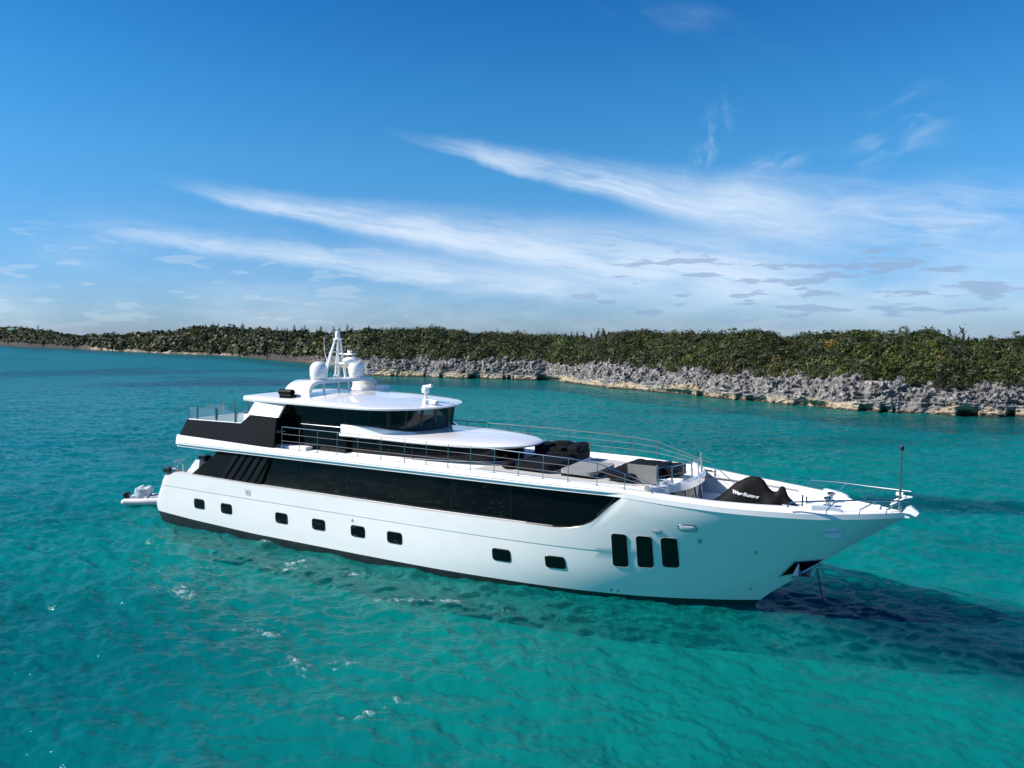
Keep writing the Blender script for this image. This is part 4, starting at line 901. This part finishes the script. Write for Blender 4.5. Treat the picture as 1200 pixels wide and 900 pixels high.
# radar arch (athwartships), domes, mast
def arch_pt(t_, ins=0.0):
    """t 0..1 from starboard foot over the top to the port foot; returns y,z"""
    W_, H_, r_ = 2.72-ins, .96-ins, .85-ins*.6; base = 7.62
    pts = [(-W_-.15+ins*.0, 0), (-W_, .15)]
    for k in range(10): a = math.pi-math.pi/2*k/9; pts.append((-W_+r_+r_*math.cos(a), H_-r_*.62+r_*.62*math.sin(a)))
    pts += [(-y, z_) for y, z_ in pts[::-1]]
    return [(y, base+z_) for y, z_ in pts]
po, pi_ = arch_pt(0), arch_pt(0, .20)
m = MB(); xa_, xf_ = 10.35, 12.15; rows = []
for (yo_, zo_), (yi_, zi_) in zip(po, pi_):
    wa = xa_+(zo_-7.6)*.35-.15; wf = xf_-(zo_-7.6)*.05; top = min(1, (zo_-7.6)/.9)
    wa = wa+.9*max(0, 1-abs(yo_)/2.0)**.8   # the top beam narrows amidships
    rows.append([(wa, yo_, zo_-.03), (wa+.04, yo_, zo_), (wf-.05, yo_, zo_), (wf, yo_, zo_-.04), (wf, yi_, zi_), (wa, yi_, zi_)])
m.grid(rows, close=True); m.build('radar_arch', M_WHITE, yacht, True, 40)
m = MB(); m.box(10.25, 12.5, -3.05, -2.5, 7.56, 7.68, .05); m.box(10.25, 12.5, 2.5, 3.05, 7.56, 7.68, .05); m.build('arch_foot', M_WHITE, yacht, True)
m = MB(); P = []
for a in np.linspace(0, 2*math.pi, 13): P.append((-3.02+.17*math.cos(a), 7.98+.15*math.sin(a)))
m.grid([[(x_, y, z_) for y, z_ in P] for x_ in (10.35, 10.42, 11.2, 11.25)]); m.add([(10.5, y, z_) for y, z_ in P[:-1]], [tuple(range(12))]); m.box(10.4, 11.25, -3.17, -2.75, 7.66, 7.86, .05); m.build('loudhailer', M_BLACK, yacht, True)
for y, x in ((-1.5, 11.62), (1.5, 11.62)):
    m = MB(); m.lathe([(.26, 0), (.30, .05), (.41, .13), (.46, .3), (.47, .62), (.44, .78), (.36, .92), (.24, 1.01), (.11, 1.05), (.01, 1.06)], (x, y, 8.50), 28); m.build('satellite_dome', M_WHITE, yacht, True, 60)
ms = MB()
feet = [(11.5, -1.0), (11.65, 0), (11.5, 1.0)]
for fx, fy in feet: ms.tube([(fx, fy, 7.62), (fx, fy*.98, 8.5)], .055, 8)
ms.tube([(11.5, -.98, 8.45), (11.62, -.20, 10.72)], .07, 8, .05); ms.tube([(11.5, .98*.75, 8.45), (11.62, .20, 10.72)], .07, 8, .05); ms.tube([(11.65, 0, 8.45), (11.66, 0, 10.75)], .07, 8, .06)
ms.tube([(10.9, -.6, 8.5), (11.5, -.14, 10.6)], .05, 8, .04); ms.tube([(10.9, .5, 8.5), (11.5, .14, 10.6)], .05, 8, .04)
for z_, w_ in ((9.35, .62), (10.05, .40)):
    ms.tube([(11.56, -w_, z_), (11.66, 0, z_), (11.56, w_, z_)], .045, 6); ms.tube([(11.56, w_*.9, z_), (11.2, .2, z_), (11.56, -w_*.9, z_)], .035, 6)
ms.lathe([(.22, 0), (.26, .03), (.26, .08), (.15, .12)], (11.62, 0, 10.70), 14); ms.tube([(11.6, 0, 9.95), (12.3, .1, 9.9)], .05, 6); ms.tube([(11.6, 0, 9.4), (12.35, .1, 9.42)], .05, 6)
mast = ms.build('mast', M_WHITE, yacht, True)
m = MB(); m.lathe([(.13, 0), (.14, .05), (.14, .26), (.10, .36), (.01, .38)], (11.62, 0, 10.80), 14); m.build('mast_light', M_LETTER, mast, True)
m = MB(); m.lathe([(.2, 0), (.36, .05), (.42, .12), (.42, .2), (.34, .28), (.12, .33)], (12.45, .1, 9.44), 22); m.build('radar_dome', M_WHITE, mast, True)
m = MB(); m.box(12.1, 12.7, -.08, .25, 9.88, 9.98, .02); m.box(12.3, 12.5, 0, .16, 9.98, 10.12, .02); m.tube([(12.25, .1, 9.9), (12.25, .1, 10.2)], .02, 5); m.tube([(12.55, .1, 9.9), (12.55, .1, 10.14)], .02, 5); m.build('camera_bracket', M_WHITE, mast)
m = MB(); m.tube([(11.3, -.5, 9.5), (10.95, -.35, 10.1), (10.7, -.1, 10.85)], .018, 5, .009); m.build('whip_aerial', M_LETTER, mast, True)
for y in (-.62, -.42): m = MB(); m.tube([(11.95, y, 8.55), (11.95, y, 8.68)], .025, 6); m.lathe([(.07, 0), (.07, .08), (.03, .12)], (11.95, y, 8.68), 10); m.build('gps_mushroom', M_LETTER, yacht, True)
m = MB(); m.tube([(12.0, 2.1, 8.56), (12.0, 2.1, 8.8)], .02, 5); m.tube([(11.8, 2.1, 8.8), (12.3, 2.15, 8.8)], .02, 5); m.build('wind_vane', M_LETTER, yacht, True)
m = MB(); m.box(12.2, 12.85, 2.4, 2.95, 7.58, 8.05, .08); m.build('roof_locker', M_WHITE, yacht, True)

# ---------------- railings
def railing(posts, tops, name='side_railing', r=.016, mids=(.36, .68), rr=.021, foot=True, tail=None, rm=None):
    rm = rm or M_STEEL
    m = MB(); tp = [Vector(q) for q in tops]; m.tube(tp if tail is None else tp+[Vector(q) for q in tail], rr, 7)
    ro = m.build(name, rm, yacht, True)
    for f_ in mids:
        m = MB(); m.tube([Vector(a).lerp(Vector(b), f_) for a, b in zip(posts, tops)], .0085, 6); m.build('rail_wire', M_WIRE, ro, True, 80)
    for a, b in zip(posts, tops):
        q = MB(); q.tube([a, b], r, 7)
        if foot: q.lathe([(.05, -.005), (.05, .015), (.02, .03)], a, 8)
        q.build('rail_post', rm, ro, True)
    return ro
xp = [11.15, 12.4, 13.65, 14.97, 16.3, 17.75, 19.15, 20.4, 21.6, 22.8, 24.02, 25.22, 26.38, 27.52, 28.78, 29.92, 31.02]
for side in (-1, 1):
    posts = [(x, side*(kb(x)-.24), ztop(x)-.005) for x in xp]; tops = []
    for x in xp:
        h_ = interp(x, [11, 22.8, 27.5, 28.8, 29.92, 31.02], [1.12, 1.06, .95, .88, .60, .32]); tops.append((x, side*(kb(x)-.30), ztop(x)+h_))
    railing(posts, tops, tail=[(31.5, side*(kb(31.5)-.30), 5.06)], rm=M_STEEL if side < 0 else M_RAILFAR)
# railing round the curved front of the sun deck
fy = [-2.75, -2.1, -1.4, -.6, .3, 1.1, 1.9, 2.6]
railing([(front_deck(y)-.12, y*.985, 5.04) for y in fy], [(front_deck(y)-.16, y*.98, 5.72) for y in fy], 'front_railing', mids=(.5,), r=.035)
# bow tube rails
for side in (-1, 1):
    bx = [(35.85, 2.42), (36.9, 1.98), (38.0, 1.32), (38.95, .72)]
    top = [Vector((35.84, side*2.42, 4.66)), Vector((35.95, side*2.40, 4.86)), Vector((37.0, side*2.02, 4.94)), Vector((38.2, side*1.45, 5.0)), Vector((39.75, side*.95, 5.04))]
    m = MB(); m.tube(top, .03, 8); ro = m.build('bow_rail', M_STEEL, yacht, True)
    for (x0_, y0_), (x1_, y1_) in (((37.1, 1.88), (37.45, 1.85)), ((38.15, 1.22), (38.7, 1.30)), ((39.0, .72), (39.55, 1.02))):
        q = MB(); q.tube([(x0_, side*y0_, 4.42), (x0_+.02, side*y0_, 4.60), (x1_, side*y1_, 4.98)], .026, 7); q.build('rail_post', M_STEEL, ro, True)
m = MB(); m.tube([(39.1, -.3, 4.42), (39.12, -.3, 4.7), (39.55, -.25, 4.98), (39.8, .0, 5.0)], .035, 8); m.tube([(39.1, .3, 4.42), (39.12, .3, 4.7), (39.55, .25, 4.98), (39.8, .0, 5.0)], .035, 8); m.build('pulpit_rail', M_LETTER, yacht, True)
m = MB(); m.tube([(39.42, 0, 4.4), (39.40, 0, 5.7), (39.42, 0, 6.75)], .045, 8, .028); m.tube([(39.42, 0, 4.4), (39.41, 0, 5.0)], .06, 8); st = m.build('bow_staff', M_STEELD, yacht, True)
m = MB(); m.lathe([(.05, -.1), (.075, -.07), (.075, .05), (.04, .09)], (39.42, 0, 6.82), 10); m.build('staff_light', M_DARKP, st, True)
m = MB(); m.prism([(39.5, 4.42), (39.62, 4.60), (39.78, 4.68), (40.05, 4.46), (39.95, 4.32), (39.75, 4.40)], 1, -.13, .13); m.lathe([(.1, -.1), (.12, 0), (.1, .1)], (39.9, 0, 4.42), 10); m.build('bow_roller', M_WHITE, yacht)
m = MB(); m.box(39.25, 39.5, .35, .6, 4.95, 5.05, .02); m.box(38.6, 38.75, -.1, .5, 4.43, 4.5, .02); m.build('nav_light', M_LETTER, yacht)
# foredeck gear: windlass, cleats, mushroom vents, liner rail
for x, y in ((37.0, .45), (37.0, -.5)):
    m = MB(); m.lathe([(.2, 0), (.2, .05), (.09, .1), (.09, .25), (.16, .3), (.16, .36), (.05, .4)], (x, y, 4.43), 16); m.build('windlass', M_STEEL, yacht, True)
for x, y in ((33.0, 2.4), (33.0, -2.35), (35.6, 1.5)):
    m = MB(); m.tube([(x-.2, y, 3.95), (x+.2, y, 3.95)], .035, 6); m.tube([(x-.08, y, 3.76), (x-.08, y, 3.95)], .03, 6); m.tube([(x+.08, y, 3.76), (x+.08, y, 3.95)], .03, 6); m.build('cleat', M_STEEL, yacht, True)
m = MB(); m.tube([(x, kb(x)-.52, 4.45) for x in np.linspace(31.4, 35.5, 8)], .03, 6); m.build('grab_rail', M_WIRE, yacht, True)
m = MB(); m.lathe([(.28, 0), (.30, .3), (.22, .42), (.02, .46)], (32.75, -.9, 3.76), 16); m.build('deck_vent', M_STEELD, yacht, True)
for P_ in ([(32.5, -1.9, 3.78), (32.5, -1.9, 4.35), (32.5, -1.6, 4.45)], [(36.05, -.3, 3.78), (36.05, -.3, 4.75)], [(36.2, -.3, 3.78), (36.2, -.3, 4.7)]):
    m = MB(); m.tube(P_, .037, 7); m.build('deck_stanchion', M_STEELD, yacht, True)
# ---------------- aft main deck: floor, bulkhead, stairs gear
m = MB(); m.box(1.0, 9.5, -3.5, 3.5, 2.62, 2.68); m.build('cockpit_floor', M_DECK, yacht)
m = MB(); m.box(8.9, 9.0, -3.4, 3.4, 2.68, 4.64); m.build('saloon_door', M_GLASS, yacht)
m = MB()
for q, (x, y) in enumerate([(1.25, -3.05), (1.25, -2.2), (2.0, -3.3)]): m.tube([(x, y, 2.8), (x, y, 3.5)], .028, 6)
m.tube([(1.25, -3.05, 3.48), (1.25, -2.2, 3.48)], .03, 6); m.tube([(1.25, -3.05, 3.48), (2.0, -3.3, 3.5), (2.7, -3.45, 3.5), (2.75, -3.45, 2.95)], .028, 6); m.tube([(1.25, -3.05, 3.15), (2.0, -3.3, 3.18), (2.7, -3.45, 3.18)], .018, 6); m.tube([(1.0, -2.9, 3.4), (1.5, -3.1, 2.9)], .022, 6); m.build('boarding_rail', M_STEEL, yacht, True)
m = MB(); m.box(1.35, 1.75, -3.25, -2.9, 2.75, 3.15, .05); m.build('mooring_winch', M_STEELD, yacht, True)
m = MB(); m.prism([(2.75, 2.9), (3.9, 2.9), (4.1, 3.85), (3.75, 3.85), (3.3, 3.4)], 1, -3.35, -2.6); m.build('stair_casing', M_WHITE, yacht)
m = MB(); m.tube([(3.5, -2.9, 3.9), (4.2, -2.6, 4.15), (6.2, -2.2, 4.62)], .025, 6); m.build('stair_rail', M_DARKP, yacht, True)
m = MB(); m.box(-.9, .9, -2.5, 2.5, .32, .42, .04); m.build('swim_platform', M_DECKW, yacht)

# ================================================================== LOOSE THINGS (top level)
def L(x, y, z): X_, Y_ = y2w(x, y); return (X_, Y_, z)
def thing(name, x, y, z, label, cat, group=None, rz=0.0): return empty(name, L(x, y, z), YR+rz, label=label, cat=cat, group=group)
FZ = zfl(26)+.012
def cushion(m, x0, x1, y0, y1, z0, z1, seed, amp=.03, ch=.06):
    bm = bmesh.new(); bmesh.ops.create_cube(bm, size=1)
    bmesh.ops.subdivide_edges(bm, edges=bm.edges[:], cuts=7, use_grid_fill=True)
    for v in bm.verts:
        p = v.co.copy(); q = Vector([max(-.5, min(.5, c_)) for c_ in p]); 
        f_ = 1-.10*(abs(q.x*2)**6*abs(q.y*2)**6); q.x *= f_; q.y *= f_; q.z *= 1-.18*max(abs(q.x*2)**8, abs(q.y*2)**8)
        X_, Y_, Z_ = (x0+x1)/2+q.x*(x1-x0), (y0+y1)/2+q.y*(y1-y0), (z0+z1)/2+q.z*(z1-z0)
        n__ = float(fbm(X_*2.2+seed, Y_*2.2, Z_*2, 3))*amp*2; v.co = Vector((X_+n__*.6, Y_+n__*.6, Z_+n__*(1 if p.z > 0 else 0)))
    bm.verts.index_update(); m.add([v.co[:] for v in bm.verts], [[v.index for v in f.verts] for f in bm.faces]); bm.free(); return m
# sofa island with black covers
sfa = thing('sofa', 25.0, 0, FZ, 'big black covered sofa island with raised back cushions on the foredeck lounge', 'sofa')
m = MB(); cushion(m, -.95, 1.05, -2.25, .3, .1, .42, 1, .03); m.build('seat', M_FABB, sfa, True, 60)
m = MB(); cushion(m, -1.3, .95, .2, 2.3, .1, .55, 2, .04); m.build('seat', M_FABB, sfa, True, 60)
for q, (a, b, c_, d_, z1) in enumerate([(-1.3, -.7, .4, 1.7, .82), (-.9, .1, 1.5, 2.3, .86), (.2, .9, .9, 2.2, .84), (-.5, .2, .5, 1.3, .72)]):
    m = MB(); cushion(m, a, b, c_, d_, .5, z1, 5+q, .07); m.build('back_cushion', M_FABB, sfa, True, 60)
m = MB(); m.box(-.7, .95, -1.8, 2.2, 0, .14); m.build('base', M_DECKW, sfa)
so_ = thing('stool', 23.75, -2.0, FZ, 'small round black stool beside the black covered sofa', 'stool')
m = MB(); m.lathe([(.30, .10), (.34, .16), (.34, .30), (.28, .36), (.02, .38)], (0, 0, 0), 20); m.build('seat', M_FABB, so_, True); m = MB(); m.lathe([(.22, 0), (.22, .11)], (0, 0, 0), 16); m.build('base', M_DARKP, so_, True)
pd = thing('sun_pad', 27.2, -.9, FZ, 'flat light grey sun pad between the two black covered groups', 'sun pad')
m = MB(); cushion(m, -.85, .80, -1.35, 1.35, .10, .28, 9, .01); m.build('cushion', M_FABG, pd, True, 60); m = MB(); m.box(-.75, .7, -1.25, 1.25, 0, .12); m.build('base', M_FABB, pd)
lc = thing('sofa', 29.4, -.55, zfl(29.4)+.012, 'black covered seat group behind the grey mesh screen near the bow end of the lounge', 'sofa')
m = MB(); cushion(m, -1.0, .35, -1.6, 1.2, .12, .40, 12, .03); m.build('seat', M_FABB, lc, True, 60)
m = MB(); cushion(m, -.55, 1.15, -.9, 1.3, .3, .62, 13, .05); m.build('back_cushion', M_FABB, lc, True, 60); m = MB(); cushion(m, .9, 1.75, -.2, 1.4, .12, .55, 14, .06); m.build('back_cushion', M_FABB, lc, True, 60)
m = MB(); m.box(-.9, 1.4, -1.1, 1.2, 0, .14); m.build('base', M_DECKW, lc)
scn = thing('screen', 30.0, -1.75, zfl(30), 'light grey mesh windscreen panel standing in front of the black seats', 'screen')
m = MB(); m.box(-.62, .62, -.02, .02, .05, .80, .01); m.build('panel', M_SCREEN, scn); 
for x in (-.64, .64): m = MB(); m.tube([(x, 0, 0), (x, 0, .86)], .025, 6); m.build('post', M_STEEL, scn, True)
pw = thing('cushion', 31.15, -.9, zfl(31)+.01, 'small white folded cushion by the curved front rail', 'cushion'); m = MB(); cushion(m, -.3, .3, -.4, .4, 0, .2, 22, .03); m.build('pad', M_DECKW, pw, True, 60)
# covered jet ski on the foredeck
js = thing('jet_ski', 34.25, -1.2, 3.96, 'jet ski wrapped in a black cover with white lettering on the foredeck', 'jet ski', rz=R(2))
prof = [(-1.75, .16, .30), (-1.6, .32, .46), (-1.25, .55, .56), (-.9, .86, .60), (-.55, 1.22, .58), (-.2, 1.42, .50), (.05, 1.52, .40), (.32, 1.50, .34), (.52, 1.38, .34), (.66, 1.12, .42), (.85, .98, .48), (1.0, .98, .44), (1.12, 1.22, .32), (1.28, 1.18, .28), (1.38, .9, .34), (1.6, .66, .42), (2.05, .3, .36)]
rows = []
xs_ = np.linspace(-1.75, 2.05, 60)
for x in xs_:
    h_ = interp(x, [p[0] for p in prof], [p[1] for p in prof]); w_ = interp(x, [p[0] for p in prof], [p[2] for p in prof]); row = []
    for k in range(25):
        a = math.pi*k/24; c_, s_ = math.cos(a), math.sin(a); yy = -w_*(abs(c_)**.75)*(1 if c_ > 0 else -1)*(1-.25*s_*min(1, h_/1.2)); zz_ = h_*s_**.8
        f_ = .03*float(fbm(x*2.2, yy*3, zz_*2, 3))*3*(.3+s_*.4); row.append((x, yy*(1+f_), zz_*(1+f_*.5)))
    rows.append(row)
m = MB(); m.grid(rows); m.add(rows[0], [tuple(range(25))]); m.add(rows[-1], [tuple(range(25))[::-1]]); cov = m.build('cover', M_FABB, js, True, 60)
m = MB(); m.box(-1.5, -1.1, -.3, .3, -.2, .12); m.box(1.0, 1.4, -.3, .3, -.2, .12); m.build('chock', M_WHITE, js)
def lettering(txt, parent, loc, ux_, uy_, size, name):
    cu_ = bpy.data.curves.new('t', 'FONT'); cu_.body = txt; cu_.size = size; cu_.extrude = .006; cu_.offset = .006; cu_.align_x = 'CENTER'
    tob = bpy.data.objects.new('t', cu_); COL.objects.link(tob); bpy.context.view_layer.update()
    me = bpy.data.meshes.new_from_object(tob.evaluated_get(bpy.context.evaluated_depsgraph_get())); bpy.data.objects.remove(tob)
    ux_ = Vector(ux_).normalized(); uy_ = Vector(uy_); uy_ = (uy_-ux_*uy_.dot(ux_)).normalized(); nz = ux_.cross(uy_)
    me.transform(Matrix.Translation(loc) @ Matrix((ux_, uy_, nz)).transposed().to_4x4()); me.materials.clear(); me.materials.append(M_LETTER)
    o = bpy.data.objects.new(name, me); COL.objects.link(o); o.parent = parent; return o
def wrap(o, off=.03):
    for v in o.data.vertices:
        x, z_ = v.co.x, v.co.z; h_ = interp(x, [p[0] for p in prof], [p[1] for p in prof]); w_ = interp(x, [p[0] for p in prof], [p[2] for p in prof])
        s_ = min(.995, max(0, z_/h_)**1.25); c_ = math.sqrt(1-s_*s_); n_y = v.co.y-o['y0']
        v.co.y = -w_*c_**.75*(1-.25*s_*min(1, h_/1.2))*1.06-off+n_y*.0-(.006 if n_y < 0 else 0)
    del o['y0']
LT = lettering('WaveRunner', cov, (-.12, 0, .78), (1, 0, -.16), (0, 0, 1), .185, 'lettering'); LT['y0'] = 0.0; wrap(LT)
LT2 = lettering('YAMAHA', cov, (1.45, 0, .50), (1, 0, -.03), (0, 0, 1), .10, 'lettering'); LT2['y0'] = 0.0; wrap(LT2)
# inflatable tender tied astern
td = empty('inflatable_tender', (-22.9, 47.8, 0.02), R(2), label='pale grey inflatable tender with a grey covered console floating behind the stern', cat='dinghy'); td.scale = (.92, .92, .92)
m = MB(); P = [(-2.15, -.82, .30), (-1.2, -.84, .30), (.6, -.82, .33), (1.5, -.6, .42), (2.0, -.2, .52), (2.1, 0, .54), (2.0, .2, .52), (1.5, .6, .42), (.6, .82, .33), (-1.2, .84, .30), (-2.15, .82, .30)]
m.tube(P, .23, 12); m.tube([(-2.35, -.82, .30), (-2.15, -.82, .30)], .08, 12, .23); m.tube([(-2.35, .82, .30), (-2.15, .82, .30)], .08, 12, .23); m.build('tube', M_RUB, td, True, 60)
m = MB(); m.grid([[(x, y, -.12+.35*abs(y)/.8*.6+.15*max(0, x)) for y in np.linspace(-.75, .75, 7)] for x in np.linspace(-2.0, 1.7, 8)]); m.box(-2.0, 1.4, -.66, .66, .18, .24); m.build('hull', M_WHITE, td)
m = MB(); cushion(m, -1.9, -1.1, -.5, .5, .24, .66, 31, .12); cushion(m, -1.6, -.7, -.48, .48, .4, 1.2, 32, .16); m.build('console_cover', M_COVER, td, True, 60)
m = MB(); cushion(m, -.6, .9, -.5, .5, .24, .62, 33, .05); m.build('bow_cover', M_COVER, td, True, 60)
m = MB(); m.box(-2.55, -2.15, -.18, .18, .42, .82, .08); m.box(-2.42, -2.25, -.07, .07, -.3, .45); m.build('outboard_motor', M_DARKP, td, True)
# stern clutter and aft deck furniture
oc = thing('outboard_motor', .95, -3.05, 2.66, 'black covered outboard motor clamped at the starboard stern corner', 'outboard motor')
m = MB(); cushion(m, -.38, .30, -.22, .22, .12, .48, 41, .04); m.build('cowling', M_DARKP, oc, True, 60); m = MB(); m.box(-.1, .1, -.1, .1, -.1, .2); m.build('bracket', M_STEEL, oc)
gr = thing('grill', 3.95, -2.8, 3.42, 'black screened grill on the white stair casing at the stern', 'grill')
m = MB(); m.box(-.28, .22, -.32, .22, .30, .62, .04); m.build('body', M_DARKP, gr, True); m = MB(); m.tube([(-.32, -.34, .25), (-.32, -.34, .68), (.28, -.34, .68), (.28, -.34, .3)], .022, 6); m.build('frame', M_STEEL, gr, True)
ws = thing('sofa', 5.6, -.7, 5.88, 'white curved lounge sofa behind the glass rail of the upper aft deck', 'sofa')
m = MB(); cushion(m, -.9, .9, -.9, .9, .1, .42, 51, .03); m.build('seat', M_DECKW, ws, True, 60); m = MB(); cushion(m, -.9, .9, .6, .95, .35, .75, 52, .03); m.build('backrest', M_DECKW, ws, True, 60)
tb = thing('table', 7.4, 1.2, 5.88, 'pale low table inside the upper aft deck beside the white sofa', 'table')
m = MB(); m.lathe([(.7, .40), (.72, .43), (.70, .46)], (0, 0, 0), 24); m.build('tabletop', M_FABG, tb, True); m = MB(); m.tube([(0, 0, 0), (0, 0, .41)], .07, 10); m.build('leg', M_STEEL, tb, True)
